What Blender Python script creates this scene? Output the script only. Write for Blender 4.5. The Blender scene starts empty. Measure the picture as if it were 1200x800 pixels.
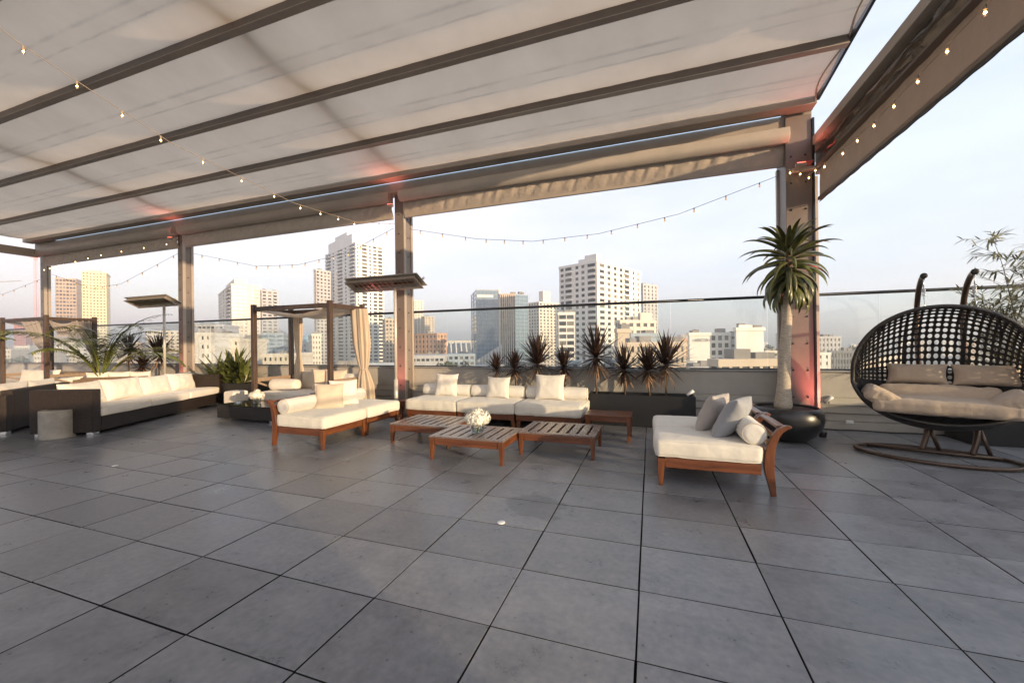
import bpy, bmesh, math, random
from mathutils import Vector, Matrix, noise
random.seed(7)
R=math.radians
scn=bpy.context.scene
COL=scn.collection

# ------------------------------------------------------------------ camera, sky, sun, exposure
YAW=.3354
SUN_EL=R(7.0); SUN_DIR=(math.cos(R(25)),-math.sin(R(25)))     # where the sun stands, seen from above
cam=bpy.data.cameras.new('camera'); camo=bpy.data.objects.new('camera',cam); COL.objects.link(camo)
cam.sensor_width=36; cam.lens=465.08/1200*36; cam.clip_end=20000; cam.clip_start=.05
cam.shift_y=3.2/1200
camo.location=(0,0,1.45)
camo.rotation_euler=(Matrix.Rotation(YAW,3,'Z')@Matrix.Rotation(R(90),3,'X')@Matrix.Rotation(-.0112,3,'Z')).to_euler()
scn.camera=camo
w=bpy.data.worlds.new('World'); scn.world=w; w.use_nodes=True
nt=w.node_tree; nt.nodes.clear()
def wn(t,**k):
    n=nt.nodes.new(t)
    for a,b in k.items(): setattr(n,a,b)
    return n
sky=wn('ShaderNodeTexSky'); sky.sky_type='NISHITA'; sky.sun_disc=False
sky.sun_elevation=SUN_EL; sky.sun_rotation=math.atan2(SUN_DIR[0],SUN_DIR[1])
sky.air_density=1.0; sky.dust_density=2.5; sky.ozone_density=1.5
SKY=.15
bg=wn('ShaderNodeBackground'); bg.inputs[1].default_value=SKY
# thin high cloud veil that catches the light, denser and pinker to the north-west
tc=wn('ShaderNodeTexCoord'); mp=wn('ShaderNodeMapping'); mp.inputs['Scale'].default_value=(1.6,1.6,5.5)
nz=wn('ShaderNodeTexNoise'); nz.inputs['Scale'].default_value=1.5; nz.inputs['Detail'].default_value=6; nz.inputs['Roughness'].default_value=.55
rp=wn('ShaderNodeValToRGB'); rp.color_ramp.elements[0].position=.40; rp.color_ramp.elements[0].color=(.60,.60,.60,1)
rp.color_ramp.elements[1].position=.68; rp.color_ramp.elements[1].color=(.82,.82,.82,1)
sp=wn('ShaderNodeSeparateXYZ')
cr=wn('ShaderNodeValToRGB')       # cloud colour by compass side
cr.color_ramp.elements[0].position=.0; cr.color_ramp.elements[0].color=(4.15,3.6,3.72,1)
cr.color_ramp.elements[1].position=1.0; cr.color_ramp.elements[1].color=(2.95,3.3,3.85,1)
mr=wn('ShaderNodeMapRange'); mr.inputs[1].default_value=-1; mr.inputs[2].default_value=.4
mx=wn('ShaderNodeMix',data_type='RGBA')
L=nt.links.new
L(tc.outputs['Generated'],mp.inputs[0]); L(mp.outputs[0],nz.inputs['Vector']); L(nz.outputs['Fac'],rp.inputs[0])
L(tc.outputs['Generated'],sp.inputs[0]); L(sp.outputs['X'],mr.inputs[0]); L(mr.outputs[0],cr.inputs[0])
L(rp.outputs[0],mx.inputs[0]); L(sky.outputs[0],mx.inputs[6]); L(cr.outputs[0],mx.inputs[7])
L(mx.outputs[2],bg.inputs[0])
out=wn('ShaderNodeOutputWorld'); L(bg.outputs[0],out.inputs[0])
sl=bpy.data.lights.new('sun','SUN'); sl.energy=4.7; sl.angle=R(.53); sl.color=(1,.72,.45)
so=bpy.data.objects.new('sun',sl); COL.objects.link(so)
sd=Vector((SUN_DIR[0]*math.cos(SUN_EL),SUN_DIR[1]*math.cos(SUN_EL),math.sin(SUN_EL)))
so.rotation_euler=sd.to_track_quat('Z','Y').to_euler(); so.location=sd*60
vs=scn.view_settings; vs.view_transform='Standard'; vs.look='None'; vs.gamma=1; vs.exposure=1.3
try: vs.use_curve_mapping=False
except: pass
scn.render.engine='CYCLES'
scn.cycles.max_bounces=8; scn.cycles.transparent_max_bounces=16; scn.cycles.diffuse_bounces=4

# ------------------------------------------------------------------ materials
MATS={}
def mat(name,c,rough=.6,metal=0,var=.0,vscale=8,bump=0,bscale=60,spec=.5,trans=0,emit=None,estr=1,c2=None,stretch=(1,1,1),sheen=0):
    if name in MATS: return MATS[name]
    m=bpy.data.materials.new(name); m.use_nodes=True; t=m.node_tree; n=t.nodes; b=n['Principled BSDF']
    b.inputs['Base Color'].default_value=(*c,1); b.inputs['Roughness'].default_value=rough; b.inputs['Metallic'].default_value=metal
    b.inputs['Specular IOR Level'].default_value=spec
    if sheen: b.inputs['Sheen Weight'].default_value=sheen
    co=n.new('ShaderNodeTexCoord'); mpp=n.new('ShaderNodeMapping'); mpp.inputs['Scale'].default_value=stretch
    t.links.new(co.outputs['Object'],mpp.inputs[0])
    if var or c2:
        z=n.new('ShaderNodeTexNoise'); z.inputs['Scale'].default_value=vscale; z.inputs['Detail'].default_value=6; z.inputs['Roughness'].default_value=.6
        t.links.new(mpp.outputs[0],z.inputs['Vector'])
        r=n.new('ShaderNodeValToRGB'); r.color_ramp.elements[0].position=.3; r.color_ramp.elements[1].position=.7
        lo=tuple(max(0,x*(1-var)) for x in c); hi=tuple(x*(1+var) for x in (c2 or c))
        r.color_ramp.elements[0].color=(*lo,1); r.color_ramp.elements[1].color=(*hi,1)
        t.links.new(z.outputs['Fac'],r.inputs[0]); t.links.new(r.outputs[0],b.inputs['Base Color'])
    if bump:
        z2=n.new('ShaderNodeTexNoise'); z2.inputs['Scale'].default_value=bscale; z2.inputs['Detail'].default_value=4
        t.links.new(mpp.outputs[0],z2.inputs['Vector'])
        bp=n.new('ShaderNodeBump'); bp.inputs['Strength'].default_value=bump; bp.inputs['Distance'].default_value=.01
        t.links.new(z2.outputs['Fac'],bp.inputs['Height']); t.links.new(bp.outputs[0],b.inputs['Normal'])
    if emit:
        b.inputs['Emission Color'].default_value=(*emit,1); b.inputs['Emission Strength'].default_value=estr
    MATS[name]=m; return m
def mat_tile():
    m=bpy.data.materials.new('slate grey porcelain'); m.use_nodes=True; t=m.node_tree; n=t.nodes; b=n['Principled BSDF']; l=t.links.new
    g=n.new('ShaderNodeNewGeometry'); co=n.new('ShaderNodeTexCoord')
    ad=n.new('ShaderNodeVectorMath'); ad.operation='MULTIPLY_ADD'
    cx=n.new('ShaderNodeCombineXYZ'); l(g.outputs['Random Per Island'],cx.inputs[0]); l(g.outputs['Random Per Island'],cx.inputs[1])
    ad.inputs[1].default_value=(1,1,1)
    sc=n.new('ShaderNodeVectorMath'); sc.operation='SCALE'; sc.inputs['Scale'].default_value=37; l(cx.outputs[0],sc.inputs[0])
    l(co.outputs['Object'],ad.inputs[0]); l(sc.outputs[0],ad.inputs[2])
    z=n.new('ShaderNodeTexNoise'); z.inputs['Scale'].default_value=3.4; z.inputs['Detail'].default_value=12; z.inputs['Roughness'].default_value=.72; l(ad.outputs[0],z.inputs['Vector'])
    z3=n.new('ShaderNodeTexNoise'); z3.inputs['Scale'].default_value=24; z3.inputs['Detail'].default_value=5; l(ad.outputs[0],z3.inputs['Vector'])
    sm=n.new('ShaderNodeMath'); sm.operation='MULTIPLY_ADD'; sm.inputs[1].default_value=.3; l(z3.outputs['Fac'],sm.inputs[0]); 
    s0=n.new('ShaderNodeMath'); s0.operation='MULTIPLY'; s0.inputs[1].default_value=.7; l(z.outputs['Fac'],s0.inputs[0]); l(s0.outputs[0],sm.inputs[2])
    r=n.new('ShaderNodeValToRGB'); r.color_ramp.elements[0].position=.32; r.color_ramp.elements[0].color=(.112,.119,.134,1)
    r.color_ramp.elements[1].position=.70; r.color_ramp.elements[1].color=(.262,.264,.278,1); l(sm.outputs[0],r.inputs[0])
    hs=n.new('ShaderNodeHueSaturation'); l(r.outputs[0],hs.inputs['Color'])
    v=n.new('ShaderNodeMapRange'); v.inputs[3].default_value=.80; v.inputs[4].default_value=1.15; l(g.outputs['Random Per Island'],v.inputs[0]); l(v.outputs[0],hs.inputs['Value'])
    # small dark pits and specks
    vo=n.new('ShaderNodeTexVoronoi'); vo.inputs['Scale'].default_value=11; l(ad.outputs[0],vo.inputs['Vector'])
    sr=n.new('ShaderNodeValToRGB'); sr.color_ramp.elements[0].position=.04; sr.color_ramp.elements[0].color=(.35,.35,.35,1); sr.color_ramp.elements[1].position=.11; sr.color_ramp.elements[1].color=(1,1,1,1)
    l(vo.outputs['Distance'],sr.inputs[0])
    mu=n.new('ShaderNodeMix'); mu.data_type='RGBA'; mu.blend_type='MULTIPLY'; mu.inputs[0].default_value=.8; l(hs.outputs[0],mu.inputs[6]); l(sr.outputs[0],mu.inputs[7])
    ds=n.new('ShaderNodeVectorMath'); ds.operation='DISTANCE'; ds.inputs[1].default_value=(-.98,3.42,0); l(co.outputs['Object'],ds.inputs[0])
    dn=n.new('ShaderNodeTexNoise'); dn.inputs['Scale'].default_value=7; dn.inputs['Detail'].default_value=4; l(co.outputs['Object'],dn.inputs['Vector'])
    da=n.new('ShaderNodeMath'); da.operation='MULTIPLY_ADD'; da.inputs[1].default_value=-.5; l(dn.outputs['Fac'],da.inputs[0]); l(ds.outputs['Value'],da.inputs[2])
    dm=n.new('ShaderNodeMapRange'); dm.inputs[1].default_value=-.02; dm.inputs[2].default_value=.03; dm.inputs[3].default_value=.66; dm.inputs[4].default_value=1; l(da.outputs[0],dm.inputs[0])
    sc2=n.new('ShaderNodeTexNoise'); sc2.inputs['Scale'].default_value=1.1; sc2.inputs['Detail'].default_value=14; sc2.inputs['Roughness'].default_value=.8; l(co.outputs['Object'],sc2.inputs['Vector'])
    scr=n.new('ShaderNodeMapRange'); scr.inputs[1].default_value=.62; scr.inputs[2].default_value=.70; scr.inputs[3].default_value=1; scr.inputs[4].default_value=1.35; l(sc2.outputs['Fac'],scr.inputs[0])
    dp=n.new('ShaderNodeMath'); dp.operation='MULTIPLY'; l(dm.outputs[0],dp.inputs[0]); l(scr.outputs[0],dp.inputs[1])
    h2=n.new('ShaderNodeHueSaturation'); l(mu.outputs[2],h2.inputs['Color']); l(dp.outputs[0],h2.inputs['Value'])
    l(h2.outputs[0],b.inputs['Base Color'])
    rr=n.new('ShaderNodeMapRange'); rr.inputs[1].default_value=.3; rr.inputs[2].default_value=.7; rr.inputs[3].default_value=.24; rr.inputs[4].default_value=.44
    l(z.outputs['Fac'],rr.inputs[0]); l(rr.outputs[0],b.inputs['Roughness'])
    bp=n.new('ShaderNodeBump'); bp.inputs['Strength'].default_value=.25; bp.inputs['Distance'].default_value=.004; l(sm.outputs[0],bp.inputs['Height']); l(bp.outputs[0],b.inputs['Normal'])
    return m
def mat_wicker(name,c,c2,s=70):
    m=bpy.data.materials.new(name); m.use_nodes=True; t=m.node_tree; n=t.nodes; b=n['Principled BSDF']; l=t.links.new
    co=n.new('ShaderNodeTexCoord'); sx=n.new('ShaderNodeSeparateXYZ'); l(co.outputs['Object'],sx.inputs[0])
    ad=n.new('ShaderNodeMath'); ad.operation='ADD'; l(sx.outputs[0],ad.inputs[0]); l(sx.outputs[1],ad.inputs[1])
    def sn(src,k):
        a=n.new('ShaderNodeMath'); a.operation='MULTIPLY'; a.inputs[1].default_value=k; l(src,a.inputs[0])
        q=n.new('ShaderNodeMath'); q.operation='SINE'; l(a.outputs[0],q.inputs[0]); return q.outputs[0]
    h=n.new('ShaderNodeMath'); h.operation='MULTIPLY'; l(sn(ad.outputs[0],s*1.6),h.inputs[0]); l(sn(sx.outputs[2],s*5),h.inputs[1])
    r=n.new('ShaderNodeValToRGB'); r.color_ramp.elements[0].color=(*c,1); r.color_ramp.elements[1].color=(*c2,1); r.color_ramp.elements[0].position=.2;r.color_ramp.elements[1].position=.9
    z=n.new('ShaderNodeTexNoise'); z.inputs['Scale'].default_value=25; l(co.outputs['Object'],z.inputs['Vector'])
    a2=n.new('ShaderNodeMath'); a2.operation='MULTIPLY_ADD'; a2.inputs[1].default_value=.35; l(h.outputs[0],a2.inputs[0]); l(z.outputs['Fac'],a2.inputs[2])
    l(a2.outputs[0],r.inputs[0]); l(r.outputs[0],b.inputs['Base Color']); b.inputs['Roughness'].default_value=.55
    bp=n.new('ShaderNodeBump'); bp.inputs['Strength'].default_value=.8; bp.inputs['Distance'].default_value=.004; l(h.outputs[0],bp.inputs['Height']); l(bp.outputs[0],b.inputs['Normal'])
    return m
def mat_fabric(name,c,bump=.3,translucent=0,sheen=.2,var=.06):
    m=mat(name,c,rough=.9,var=var,vscale=5,spec=.2,sheen=sheen); t=m.node_tree; n=t.nodes; l=t.links.new; b=n['Principled BSDF']
    co=[x for x in n if x.type=='TEX_COORD'][0]
    z=n.new('ShaderNodeTexNoise'); z.inputs['Scale'].default_value=9; z.inputs['Detail'].default_value=5; l(co.outputs['Object'],z.inputs['Vector'])
    z2=n.new('ShaderNodeTexNoise'); z2.inputs['Scale'].default_value=350; l(co.outputs['Object'],z2.inputs['Vector'])
    s=n.new('ShaderNodeMath'); s.operation='MULTIPLY_ADD'; s.inputs[1].default_value=.06; l(z2.outputs['Fac'],s.inputs[0]); l(z.outputs['Fac'],s.inputs[2])
    bp=n.new('ShaderNodeBump'); bp.inputs['Strength'].default_value=bump; bp.inputs['Distance'].default_value=.03; l(s.outputs[0],bp.inputs['Height']); l(bp.outputs[0],b.inputs['Normal'])
    if translucent:
        tr=n.new('ShaderNodeBsdfTranslucent'); tr.inputs[0].default_value=(*c,1)
        ms=n.new('ShaderNodeMixShader'); ms.inputs[0].default_value=translucent
        o=[x for x in n if x.type=='OUTPUT_MATERIAL'][0]
        l(b.outputs[0],ms.inputs[1]); l(tr.outputs[0],ms.inputs[2]); l(ms.outputs[0],o.inputs[0])
    return m
def mat_canopy():
    m=bpy.data.materials.new('weathered awning membrane'); m.use_nodes=True; t=m.node_tree; n=t.nodes; b=n['Principled BSDF']; l=t.links.new
    co=n.new('ShaderNodeTexCoord'); sx=n.new('ShaderNodeSeparateXYZ'); l(co.outputs['UV'],sx.inputs[0])   # uv: x = metres along, y = 0..1 across the span
    z=n.new('ShaderNodeTexNoise'); z.inputs['Scale'].default_value=1.2; z.inputs['Detail'].default_value=7; z.inputs['Roughness'].default_value=.6; l(co.outputs['UV'],z.inputs['Vector'])
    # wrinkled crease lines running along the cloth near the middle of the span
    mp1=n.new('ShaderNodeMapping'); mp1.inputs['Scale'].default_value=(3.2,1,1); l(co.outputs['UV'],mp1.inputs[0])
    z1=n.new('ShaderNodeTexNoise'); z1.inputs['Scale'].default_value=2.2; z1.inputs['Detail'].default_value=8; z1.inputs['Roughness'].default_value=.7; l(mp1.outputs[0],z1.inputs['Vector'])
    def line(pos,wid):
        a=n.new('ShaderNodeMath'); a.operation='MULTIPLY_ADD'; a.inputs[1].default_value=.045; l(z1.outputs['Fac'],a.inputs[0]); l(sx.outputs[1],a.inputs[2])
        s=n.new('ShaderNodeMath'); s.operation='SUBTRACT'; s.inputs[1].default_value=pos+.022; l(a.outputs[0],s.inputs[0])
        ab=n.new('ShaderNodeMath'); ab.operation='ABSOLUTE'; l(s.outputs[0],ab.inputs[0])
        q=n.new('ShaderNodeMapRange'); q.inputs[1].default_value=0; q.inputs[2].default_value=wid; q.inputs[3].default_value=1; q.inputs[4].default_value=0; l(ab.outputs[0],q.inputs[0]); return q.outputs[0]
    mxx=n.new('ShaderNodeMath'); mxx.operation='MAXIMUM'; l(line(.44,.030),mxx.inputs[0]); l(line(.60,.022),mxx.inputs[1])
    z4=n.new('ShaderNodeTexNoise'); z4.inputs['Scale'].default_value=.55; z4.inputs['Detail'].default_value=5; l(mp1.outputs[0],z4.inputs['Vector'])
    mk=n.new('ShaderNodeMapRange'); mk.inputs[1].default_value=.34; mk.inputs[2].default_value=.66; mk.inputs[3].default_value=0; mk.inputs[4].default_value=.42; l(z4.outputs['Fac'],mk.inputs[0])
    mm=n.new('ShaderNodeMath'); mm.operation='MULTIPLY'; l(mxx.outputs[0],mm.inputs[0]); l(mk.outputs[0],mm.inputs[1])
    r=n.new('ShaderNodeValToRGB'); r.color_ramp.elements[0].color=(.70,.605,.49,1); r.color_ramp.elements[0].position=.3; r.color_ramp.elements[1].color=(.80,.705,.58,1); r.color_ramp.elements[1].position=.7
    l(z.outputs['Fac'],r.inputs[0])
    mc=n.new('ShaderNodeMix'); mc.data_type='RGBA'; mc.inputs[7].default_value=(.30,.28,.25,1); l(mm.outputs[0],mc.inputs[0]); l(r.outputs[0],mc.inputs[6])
    l(mc.outputs[2],b.inputs['Base Color']); b.inputs['Roughness'].default_value=.75
    zb=n.new('ShaderNodeTexNoise'); zb.inputs['Scale'].default_value=3; zb.inputs['Detail'].default_value=5; l(mp1.outputs[0],zb.inputs['Vector'])
    bp=n.new('ShaderNodeBump'); bp.inputs['Strength'].default_value=.35; bp.inputs['Distance'].default_value=.03; 
    hh=n.new('ShaderNodeMath'); hh.operation='ADD'; l(zb.outputs['Fac'],hh.inputs[0]); l(mm.outputs[0],hh.inputs[1]); l(hh.outputs[0],bp.inputs['Height']); l(bp.outputs[0],b.inputs['Normal'])
    tr=n.new('ShaderNodeBsdfTranslucent'); l(mc.outputs[2],tr.inputs[0])
    ms=n.new('ShaderNodeMixShader'); ms.inputs[0].default_value=.46
    o=[x for x in n if x.type=='OUTPUT_MATERIAL'][0]; l(b.outputs[0],ms.inputs[1]); l(tr.outputs[0],ms.inputs[2]); l(ms.outputs[0],o.inputs[0])
    return m
def mat_glass(name,tint=(.93,.96,.95),refl=.09):
    m=bpy.data.materials.new(name); m.use_nodes=True; t=m.node_tree; n=t.nodes; n.remove(n['Principled BSDF']); l=t.links.new
    tr=n.new('ShaderNodeBsdfTransparent'); tr.inputs[0].default_value=(*tint,1)
    gl=n.new('ShaderNodeBsdfGlossy'); gl.inputs['Roughness'].default_value=.01; gl.inputs[0].default_value=(1,1,1,1)
    lw=n.new('ShaderNodeLayerWeight'); lw.inputs['Blend'].default_value=.25
    mr=n.new('ShaderNodeMapRange'); mr.inputs[3].default_value=.02; mr.inputs[4].default_value=refl*4; l(lw.outputs['Fresnel'],mr.inputs[0])
    ms=n.new('ShaderNodeMixShader'); l(mr.outputs[0],ms.inputs[0]); l(tr.outputs[0],ms.inputs[1]); l(gl.outputs[0],ms.inputs[2])
    l(ms.outputs[0],[x for x in n if x.type=='OUTPUT_MATERIAL'][0].inputs[0]); return m
def mat_wood(name,c,c2,rough=.35,axis=0):
    st=[14,14,14]; st[axis]=1.2
    return mat(name,c,rough=rough,c2=c2,var=.15,vscale=3,stretch=tuple(st),bump=.15,bscale=20)
M={}
M['tile']=mat_tile()
M['grout']=mat('black joint grout',(.008,.008,.008),.9)  # dark grout for the tile sides and the slab below them
M['teak']=mat_wood('reddish teak along x',(.085,.027,.011),(.165,.056,.022),.28,0)
M['teaky']=mat_wood('reddish teak along y',(.085,.027,.011),(.165,.056,.022),.28,1)
M['teakz']=mat_wood('reddish teak upright',(.09,.029,.011),(.175,.06,.022),.28,2)
M['slat']=mat_wood('weathered teak slat',(.125,.085,.07),(.22,.16,.14),.24,1)
M['cream']=mat_fabric('cream outdoor canvas',(.68,.64,.565),.35)
M['cream2']=mat_fabric('ivory outdoor canvas',(.70,.665,.60),.3)
M['greypil']=mat_fabric('grey chenille',(.30,.305,.32),.35)
M['greigepil']=mat_fabric('warm grey chenille',(.40,.36,.33),.35)
M['sandpil']=mat_fabric('sand linen',(.55,.46,.36),.3)
M['tan']=mat_fabric('tan acrylic',(.44,.345,.255),.5)
M['piping']=mat('charcoal piping',(.12,.11,.10),.8)
M['tanpipe']=mat('sand piping',(.55,.48,.38),.8)
M['wicker']=mat_wicker('dark espresso rattan',(.008,.005,.004),(.038,.025,.018))
M['wickb']=mat_wicker('black rattan',(.010,.009,.009),(.045,.04,.038),90)
M['egg']=mat('glossy black resin wicker',(.014,.012,.011),.38,bump=.6,bscale=120)
M['steel']=mat('bronze grey painted steel',(.18,.15,.13),.45,var=.12,vscale=3,bump=.05)
M['steelw']=mat('warm grey painted steel',(.34,.295,.25),.5,var=.10,vscale=2)
M['beam']=mat('umber painted aluminium',(.14,.118,.102),.5,var=.1,vscale=3)
M['beaml']=mat('cream painted aluminium',(.42,.38,.33),.5,var=.08,vscale=3)
M['bolt']=mat('dark bolt head',(.03,.028,.025),.4,.6)
M['rail']=mat('dark anodised rail',(.035,.038,.042),.3,.7)
M['brushed']=mat('brushed stainless',(.55,.53,.50),.28,1,var=.08,vscale=30)
M['chrome']=mat('satin foot',(.7,.7,.7),.25,1)
M['glass']=mat_glass('clear screen glass')
M['vase']=mat_glass('clear vase glass',(.86,.9,.9),.16)
M['siding']=mat('beige painted siding',(.44,.41,.36),.6,var=.07,vscale=4,bump=.12,bscale=25)
M['capping']=mat('grey metal coping',(.30,.29,.28),.45,var=.1,vscale=6)
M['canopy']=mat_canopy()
M['ruffle']=mat_fabric('grey brown gathered screen cloth',(.40,.345,.285),.6,.2)
M['shade']=mat_fabric('dark mesh shade cloth',(.22,.185,.165),.4,.15)
M['vinyl']=mat_glass('smoky clear vinyl',(.5,.47,.43),.2)
M['concrete']=mat('cast concrete',(.30,.285,.26),.85,var=.22,vscale=7,bump=.25,bscale=30)
M['potblk']=mat('satin black fibreglass',(.014,.014,.015),.33,var=.3,vscale=4)
M['planter']=mat('black planter enamel',(.010,.010,.011),.45)
M['soil']=mat('dark bark mulch',(.05,.034,.024),.95,var=.5,vscale=30,bump=1,bscale=40)
M['cord_leaf']=mat('burgundy cordyline leaf',(.020,.012,.009),.4,c2=(.058,.033,.024),var=.2,vscale=9)
M['cord_leafl']=mat('dry tan leaf',(.22,.13,.08),.6,c2=(.33,.20,.12),var=.2,vscale=9)
M['palm']=mat('palm leaf green',(.05,.085,.012),.4,c2=(.17,.18,.03),var=.2,vscale=5)
M['bop']=mat('glossy broad leaf',(.03,.05,.012),.3,c2=(.13,.14,.035),var=.2,vscale=6)
M['aloe']=mat('aloe leaf green',(.03,.042,.015),.4,c2=(.13,.13,.045),var=.2,vscale=6)
M['bark']=mat('pale smooth bark',(.34,.28,.215),.8,c2=(.5,.43,.34),var=.12,vscale=5,stretch=(3,3,14),bump=.6,bscale=9)
M['stem']=mat('brown plant stem',(.10,.06,.035),.8,var=.3,vscale=10)
M['bamboo']=mat('pale olive leaf',(.15,.16,.075),.6,c2=(.30,.28,.15),var=.15,vscale=4)
M['bronze']=mat('bronze powder coated tube',(.085,.055,.04),.3,.5,var=.15,vscale=8)
M['daywood']=mat_wood('dark stained cedar',(.035,.021,.015),(.078,.048,.033),.45,2)
M['dayrail']=mat_wood('greyed cedar rail',(.20,.145,.10),(.30,.22,.155),.6,0)
M['drape']=mat_fabric('sheer cream drape',(.66,.56,.44),.3,.3)
M['drapeg']=mat_fabric('sheer grey drape',(.40,.36,.34),.3,.3)
M['flower']=mat('white hydrangea petal',(.80,.77,.66),.7,c2=(.86,.84,.76),var=.08,vscale=30)
M['bulbon']=mat_glass('clear bulb glass',(.93,.88,.8),.16)
M['fil']=mat('glowing filament',(.9,.75,.5),.3,emit=(1,.62,.28),estr=10)
M['bulboff']=mat('dim bulb',(.25,.2,.14),.2,emit=(1,.6,.25),estr=.3)
M['wire']=mat('pale cable',(.30,.25,.2),.6)
M['wired']=mat('black cable',(.02,.02,.02),.6)
M['led']=mat('cool white led strip',(.8,.9,1),.4,emit=(.55,.75,1),estr=.38)
M['redled']=mat('red uplight lens',(.5,.05,.04),.3,emit=(1,.12,.08),estr=3)
M['heatel']=mat('heater element',(.10,.06,.04),.4,.6)
M['polew']=mat('pale painted pole',(.55,.52,.47),.35,.2)
M['white']=mat('white plastic',(.8,.8,.78),.4)
M['orange']=mat('warm grey stone top',(.5,.45,.38),.5,var=.08)
for v in M.values(): v.use_backface_culling=False

# ------------------------------------------------------------------ mesh builder
class MB:
    def __init__(s): s.v=[]; s.f=[]; s.uv=None
    def add(s,vs,fs,mtx=None):
        o=len(s.v); s.v+=[tuple(mtx@Vector(p)) if mtx else tuple(p) for p in vs]; s.f+=[tuple(i+o for i in f) for f in fs]; return s
    def box(s,x0,x1,y0,y1,z0,z1,mtx=None):
        return s.add([(x0,y0,z0),(x1,y0,z0),(x1,y1,z0),(x0,y1,z0),(x0,y0,z1),(x1,y0,z1),(x1,y1,z1),(x0,y1,z1)],
            [(0,3,2,1),(4,5,6,7),(0,1,5,4),(1,2,6,5),(2,3,7,6),(3,0,4,7)],mtx)
    def prism(s,poly,lo,hi,axis='y',mtx=None):
        n=len(poly); vs=[]
        for t in (lo,hi):
            for p,q in poly: vs.append({'y':(p,t,q),'x':(t,p,q),'z':(p,q,t)}[axis])
        fs=[tuple(range(n))[::-1],tuple(range(n,2*n))]+[(i,(i+1)%n,n+(i+1)%n,n+i) for i in range(n)]
        return s.add(vs,fs,mtx)
    def tube(s,pts,r,n=10,closed=False,cap=True):
        pts=[Vector(p) for p in pts]; N=len(pts); rs=r if isinstance(r,(list,tuple)) else [r]*N
        prev=None; rings=[]
        for i,p in enumerate(pts):
            if closed: t=pts[(i+1)%N]-pts[i-1]
            else: t=pts[min(i+1,N-1)]-pts[max(i-1,0)]
            t.normalize()
            if prev is None:
                u=t.orthogonal().normalized()
            else:
                u=prev-t*prev.dot(t)
                u=u.normalized() if u.length>1e-6 else t.orthogonal().normalized()
            prev=u; w=t.cross(u)
            rings.append([p+(u*math.cos(k*2*math.pi/n)+w*math.sin(k*2*math.pi/n))*rs[i] for k in range(n)])
        vs=[q for r_ in rings for q in r_]; fs=[]
        for i in range(N if closed else N-1):
            j=(i+1)%N
            for k in range(n): fs.append((i*n+k,i*n+(k+1)%n,j*n+(k+1)%n,j*n+k))
        if cap and not closed: fs.append(tuple(range(n))[::-1]); fs.append(tuple((N-1)*n+k for k in range(n)))
        return s.add(vs,fs)
    def lathe(s,prof,n=32,c=(0,0,0),mtx=None):
        vs=[(c[0]+r*math.cos(k*2*math.pi/n),c[1]+r*math.sin(k*2*math.pi/n),c[2]+z) for r,z in prof for k in range(n)]
        fs=[(i*n+k,i*n+(k+1)%n,(i+1)*n+(k+1)%n,(i+1)*n+k) for i in range(len(prof)-1) for k in range(n)]
        if prof[0][0]>1e-4: fs.append(tuple(range(n))[::-1])
        if prof[-1][0]>1e-4: fs.append(tuple((len(prof)-1)*n+k for k in range(n)))
        return s.add(vs,fs,mtx)
    def grid(s,nu,nv,fn):
        o=len(s.v)
        for j in range(nv+1):
            for i in range(nu+1): s.v.append(tuple(fn(i/nu,j/nv)))
        for j in range(nv):
            for i in range(nu):
                a=o+j*(nu+1)+i; s.f.append((a,a+1,a+nu+2,a+nu+1))
        return s
    def build(s,name,m,parent=None,smooth=False,bevel=0,sub=0,solid=0,uvfn=None,auto=None):
        me=bpy.data.meshes.new(name); me.from_pydata(s.v,[],s.f); me.update()
        o=bpy.data.objects.new(name,me); COL.objects.link(o)
        if m: me.materials.append(m)
        if smooth:
            me.polygons.foreach_set('use_smooth',[True]*len(me.polygons))
        if uvfn:
            u=me.uv_layers.new(name='UVMap')
            for lp in me.loops: u.data[lp.index].uv=uvfn(me.vertices[lp.vertex_index].co)
        if parent: o.parent=parent
        if solid:
            q=o.modifiers.new('s','SOLIDIFY'); q.thickness=solid; q.offset=0
        if sub:
            q=o.modifiers.new('u','SUBSURF'); q.levels=sub; q.render_levels=sub
        if bevel:
            q=o.modifiers.new('b','BEVEL'); q.width=bevel; q.segments=2; q.limit_method='ANGLE'; q.angle_limit=R(40)
            me.polygons.foreach_set('use_smooth',[True]*len(me.polygons))
            q2=o.modifiers.new('wn','WEIGHTED_NORMAL'); q2.keep_sharp=True
        return o
def tag(o,label,cat,group=None,kind=None):
    if label: o['label']=label
    if cat: o['category']=cat
    if group: o['group']=group
    if kind: o['kind']=kind
    return o
def struct(o): o['kind']='structure'; return o
def thing(name,label,cat,loc=(0,0,0),rz=0,group=None):
    o=bpy.data.objects.new(name,None); COL.objects.link(o); o.empty_display_size=.2
    o.location=loc; o.rotation_euler=(0,0,rz); return tag(o,label,cat,group)
KIDS=lambda o:[c for c in COL.objects if c.parent==o]
def dup(root,loc,rz,label,group=None,scale=None):
    kids={}
    for c in COL.objects:
        if c.parent: kids.setdefault(c.parent.name,[]).append(c)
    def cp(o,par):
        c=o.copy(); COL.objects.link(c)
        if par: c.parent=par
        for k in kids.get(o.name,[]): cp(k,c)
        return c
    r=cp(root,None); r.location=loc; r.rotation_euler=(0,0,rz)
    if scale: r.scale=(scale,)*3
    if label: r['label']=label
    if group: r['group']=group
    return r
def mt(loc=(0,0,0),rx=0,ry=0,rz=0):
    return Matrix.Translation(loc)@Matrix.Rotation(rz,4,'Z')@Matrix.Rotation(ry,4,'Y')@Matrix.Rotation(rx,4,'X')

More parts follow.
